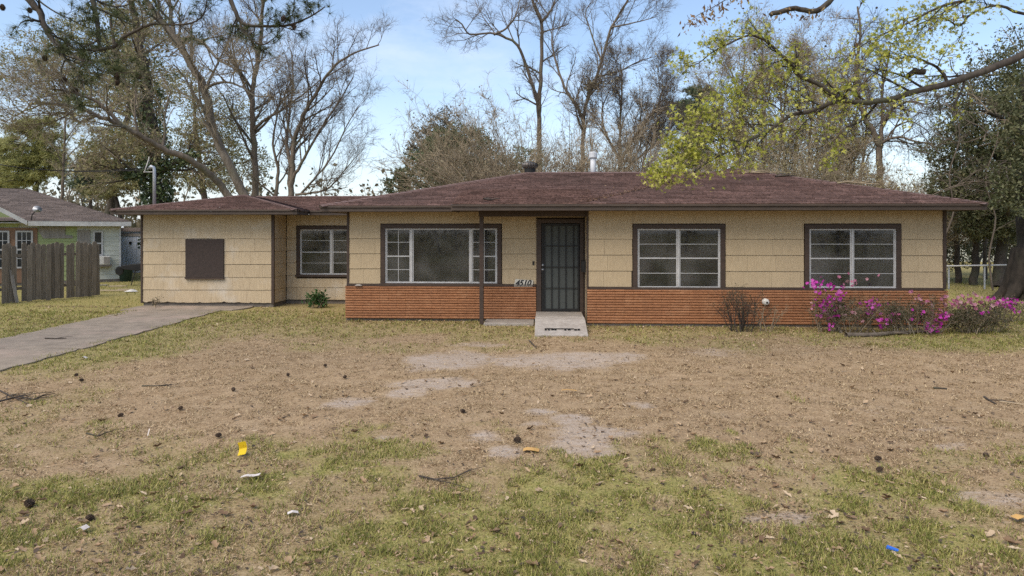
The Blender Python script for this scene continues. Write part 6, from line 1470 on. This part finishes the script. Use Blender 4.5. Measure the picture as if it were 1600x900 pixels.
# ------------------------------------------------------------------ things lying on the lawn
def stick(pix, r0, r1, label, m='bark', name='fallen_branch', kids=0, seed=1, lift=.0, group='sticks on the lawn', cat='branch'):
    pts = []
    rg = random.Random(seed)
    for (x, y) in pix:
        gx, gy = G(x, y); pts.append(Vector((gx, gy, r0 * .8 + float(gz(np.array([gx]), np.array([gy]))[0]) + lift * rg.random())))
    b = pts[0].copy(); b.z = 0; tb_ = Tubes(); n = len(pts); tb_.add([p for p in pts], [r0 + (r1 - r0) * i / (n - 1) for i in range(n)], 7)
    for k in range(kids):
        j = rg.randrange(1, n - 1); d = rot_dir((pts[j + 1] - pts[j]).normalized(), rg.uniform(.4, .9), rg.choice([0, 3.14]) + rg.uniform(-.4, .4)); L_ = rg.uniform(.12, .4); q = [pts[j], pts[j] + d * L_ * .5 + Vector((0, 0, .01)), pts[j] + d * L_]
        for v in q[1:]: v.z = max(v.z, .012)
        tb_.add(q, [r0 * .5, r0 * .35, r0 * .2], 5)
    q = link(name, tb_.mesh(name, b), M[m]); q.location = b; return tag(q, label, cat, group)
stick([(1322, 527), (1345, 526), (1370, 525), (1395, 522), (1412, 521), (1440, 520), (1466, 519)], .050, .030, 'long mossy branch on the ground before the azaleas', 'bark', seed=2, kids=3)
stick([(-12, 632), (10, 628), (30, 622), (52, 628), (76, 624)], .013, .005, 'dark twiggy branch on the lawn at the left edge below the driveway', 'bark_dark', kids=9, seed=3, lift=.05)
stick([(0, 612), (14, 618), (26, 625), (44, 632)], .010, .004, 'dark crossed twig lying over the branch at the left edge', 'bark_dark', kids=6, seed=4, lift=.05)
stick([(655, 746), (680, 750), (710, 748), (738, 737)], .009, .003, 'thin dark twig in the middle of the front lawn above the green strip', 'bark_dark', kids=5, seed=5, lift=.02)
stick([(222, 604), (245, 606), (268, 604)], .010, .005, 'thin stick on bare soil halfway between driveway and middle of lawn', 'bark_dark', kids=2, seed=6)
stick([(135, 676), (152, 679), (168, 674)], .009, .004, 'short dark twig at left above the green grass', 'bark_dark', kids=3, seed=7)
stick([(827, 533), (833, 538), (838, 542)], .016, .009, 'short reddish bark stick just in front of the ramp', 'bark_dark', seed=8)
stick([(1459, 608), (1466, 608), (1480, 609)], .014, .009, 'dark stick lying on bare soil at right in line with the azaleas', 'bark_dark', seed=9)
stick([(1538, 620), (1545, 624), (1557, 630)], .016, .008, 'bent dark stick near the right edge of the bare lawn', 'bark_dark', kids=1, seed=10)
stick([(1562, 626), (1580, 628), (1600, 631)], .014, .008, 'pale dry stick at the right edge of the bare lawn', 'twig_tan', seed=11)
stick([(70, 531), (85, 531.5), (103, 531)], .012, .008, 'stick lying across the concrete driveway', 'bark_dark', seed=12, kids=1).location.z += .03
# roof litter
def roof_stick(u, w, rz, L_, label, m='bark_dark', kids=3, seed=1):
    rg = random.Random(seed); z = ZE + (w + 1.25) * mR + .03; tb_ = Tubes(); d = Vector((math.cos(rz), math.sin(rz) * .96, math.sin(rz) * .26)); n = 5
    pts = [d * (L_ * (i / 4 - .5)) + Vector((0, rg.gauss(0, .02), rg.gauss(0, .01) + .02)) for i in range(n)]; tb_.add(pts, [.022, .02, .018, .014, .008], 5)
    for k in range(kids): j = rg.randrange(1, 4); tb_.add([pts[j], pts[j] + Vector((rg.uniform(-.2, .2), rg.uniform(-.05, .12), .04)), pts[j] + Vector((rg.uniform(-.35, .35), rg.uniform(-.05, .2), .06))], [.010, .008, .004], 4)
    q = link('roof_twig', tb_.mesh('roof_twig', (0, 0, 0)), M[m]); q.location = (O[0] + u * cT + w * sT, O[1] - u * sT + w * cT, z); q.rotation_euler = (0, 0, -TH); tag(q, label, 'twig', 'twigs on the roof')
roof_stick(U(1087, 2.2) + .02, 2.15, .5, .25, 'small dark twig on the roof just under the yellow green leaves', seed=21)
roof_stick(U(1228, 1.6), 1.55, .25, .6, 'dark forked twig on the right roof slope past the peak', seed=22)
roof_stick(U(1190, 1.9), 2.0, -.1, .9, 'tan twig heap highest on the right roof slope', 'twig_tan', 9, seed=23)
roof_stick(U(1340, .6), .55, -.3, .9, 'tan twig low on the right roof slope above the right window', 'twig_tan', 6, seed=24)
roof_stick(U(768, -1.0), -.98, .2, .35, 'dark twig caught at the porch roof edge above the post', seed=25)
# pine cones
CN = [(131, 597, 'dark pine cone on bare soil at left just below the driveway edge'), (285, 640, 'pine cone on bare soil above the yellow paper, farther left'), (366, 612, 'pine cone on bare soil straight above the yellow paper'), (450, 585, 'pine cone on the bare lawn below the leafy green plant'), (193, 648, 'pine cone in thin grass at left above the dark twigs'), (346, 685, 'flat dark pine cone just left of the yellow paper'), (133, 812, 'dark pine cone in the green grass at lower left'),
      (122, 587, 'pine cone at the driveway edge beside another cone'), (510, 571, 'pine cone on the bare lawn before the left end of the brick base'), (536, 590, 'pine cone on the bare lawn above the small sandy patch'), (719, 646, 'small pine cone on bare soil below the middle sandy patch'), (813, 690, 'black round pine cone beside the orange scrap'), (1379, 738, 'dark pine cone in thin grass right of the green tufts'), (1366, 719, 'flattened pine cone just behind another at lower right'), (40, 787, 'large dark pine cone in green grass at the lower left edge'), (1537, 711, 'small dark cone near the right edge of the lawn')]
for k, (x, y, lab) in enumerate(CN):
    gx, gy = G(x, y); q = link('pine_cone', cm, None); q.location = (gx, gy, .03 + float(gz(np.array([gx]), np.array([gy]))[0])); s_ = .70 if k not in (14, 11) else .95; q.scale = (s_, s_, s_); q.rotation_euler = (R(90 + rnd.uniform(-20, 20)), 0, rnd.uniform(0, 6.28)); tag(q, lab, 'pine cone', 'pine cones on the lawn')
# paper and scraps
M['yellow'] = mat('yellow_paper', (0.80, 0.58, 0.02), (0.74, 0.53, 0.02), scale=6, rough=.6, bump=.05, trans=.2)
M['scrap_white'] = mat('scrap_white', (0.66, 0.60, 0.55), (0.55, 0.48, 0.43), scale=20, rough=.8, bump=.1)
M['scrap_orange'] = mat('scrap_orange', (0.60, 0.36, 0.12), (0.52, 0.30, 0.10), scale=14, rough=.8, bump=.2)
M['blue'] = mat('blue_plastic', (0.04, 0.16, 0.62), rough=.4, bump=0)
def sheet(name, px, py, prof, w_, m, label, cat, rz, th=.002):
    """curled sheet: profile (x,z) swept over width w_, real thickness"""
    mb = MB(); n = len(prof); top = [(x, z + th) for x, z in reversed(prof)]
    for i in range(n - 1):
        x0, z0 = prof[i]; x1, z1 = prof[i + 1]; mb.prism([(x0, z0), (x1, z1), (x1, z1 + th), (x0, z0 + th)], -w_ / 2, w_ / 2, 'y')
    q = mb.build(name, M[m], None); gx, gy = G(px, py); q.location = (gx, gy, .012); q.rotation_euler = (0, 0, R(rz)); tag(q, label, cat); return q
q = sheet('yellow_paper', 377, 713, [(0, 0), (.020, .024), (.032, .052), (.032, .084), (.020, .112)], .09, 'yellow', 'curled bright yellow paper tag standing on the lawn at left', 'paper', 0); q.rotation_euler = (R(-16), R(8), R(70))
sheet('paper_scrap', 391, 747, [(-.075, .0), (-.03, .012), (.03, .008), (.08, .018)], .05, 'scrap_white', 'torn whitish paper strip on the grass below the yellow paper', 'litter', 4)
sheet('paper_scrap', 457, 806, [(-.035, .01), (0, .02), (.04, .008)], .04, 'scrap_white', 'small whitish scrap in the green grass at lower left centre', 'litter', 20)
sheet('paper_scrap', 130, 830, [(-.03, .01), (0, .024), (.03, .008)], .05, 'scrap_white', 'grey white flake in the green grass at lower left', 'litter', -15)
sheet('paper_scrap', 131, 561, [(-.05, .0), (.0, .03), (.05, .0)], .07, 'scrap_white', 'white scrap beside the driveway edge at left', 'litter', 8)
sheet('paper_scrap', 232, 682, [(-.012, .0), (.012, .06)], .012, 'scrap_white', 'white upright stub on the lawn left of the yellow paper', 'litter', 80)
sheet('orange_scrap', 830, 706, [(-.075, .004), (-.04, .016), (.02, .014), (.075, .004)], .085, 'scrap_orange', 'flat orange scrap on the sandy soil beside the black cone', 'litter', -6)
sheet('orange_scrap', 1594, 812, [(-.05, .004), (0, .016), (.05, .004)], .06, 'scrap_orange', 'orange leaf like scrap at the lower right edge', 'litter', 10)
sheet('wood_chip', 889, 612, [(-.10, .004), (-.02, .016), (.10, .006)], .03, 'scrap_orange', 'pale wood chip on bare soil before the ramp', 'litter', -8)
q = MB().prism([(-.035, 0), (.03, .004), (.036, .014), (-.03, .018)], -.012, .012, 'y').build('blue_scrap', M['blue'], None, bevel=.003); gx, gy = G(1394, 864); q.location = (gx, gy, .02); q.rotation_euler = (R(8), R(10), R(-25)); tag(q, 'small blue plastic scrap in the green grass at lower right', 'litter')

# leaf and needle litter caught in the roof valley
vp = []
kP = (1.6 * mM) / 2.25
for i in range(460):
    if i < 270: w_ = rnd.uniform(-1.2, 1.0); u_ = uEl + (w_ + 1.25) * kP / mR; z_ = ZE + (w_ + 1.25) * kP
    else: w_ = rnd.uniform(1.0, 3.0); u_ = uEl + (w_ + .6) * mM / mR; z_ = ZE + (w_ + .6) * mM
    s0 = abs(rnd.gauss(0, .10)) if i % 3 else abs(rnd.gauss(0, .35)); u_ += rnd.choice([-1, 1]) * s0; vp.append((u_, w_ + rnd.gauss(0, .05), z_ + .032 + s0 * .2))
M['valley_litter'] = leaf_mat('valley_litter', [(0.16, 0.095, 0.055), (0.24, 0.14, 0.08), (0.30, 0.21, 0.13)], .1)
q = stuff('roof_litter', leaf_mesh('roof_litter', vp, .05, (0, 0, 0), aspect=.35, up=.8), M['valley_litter'], roof)
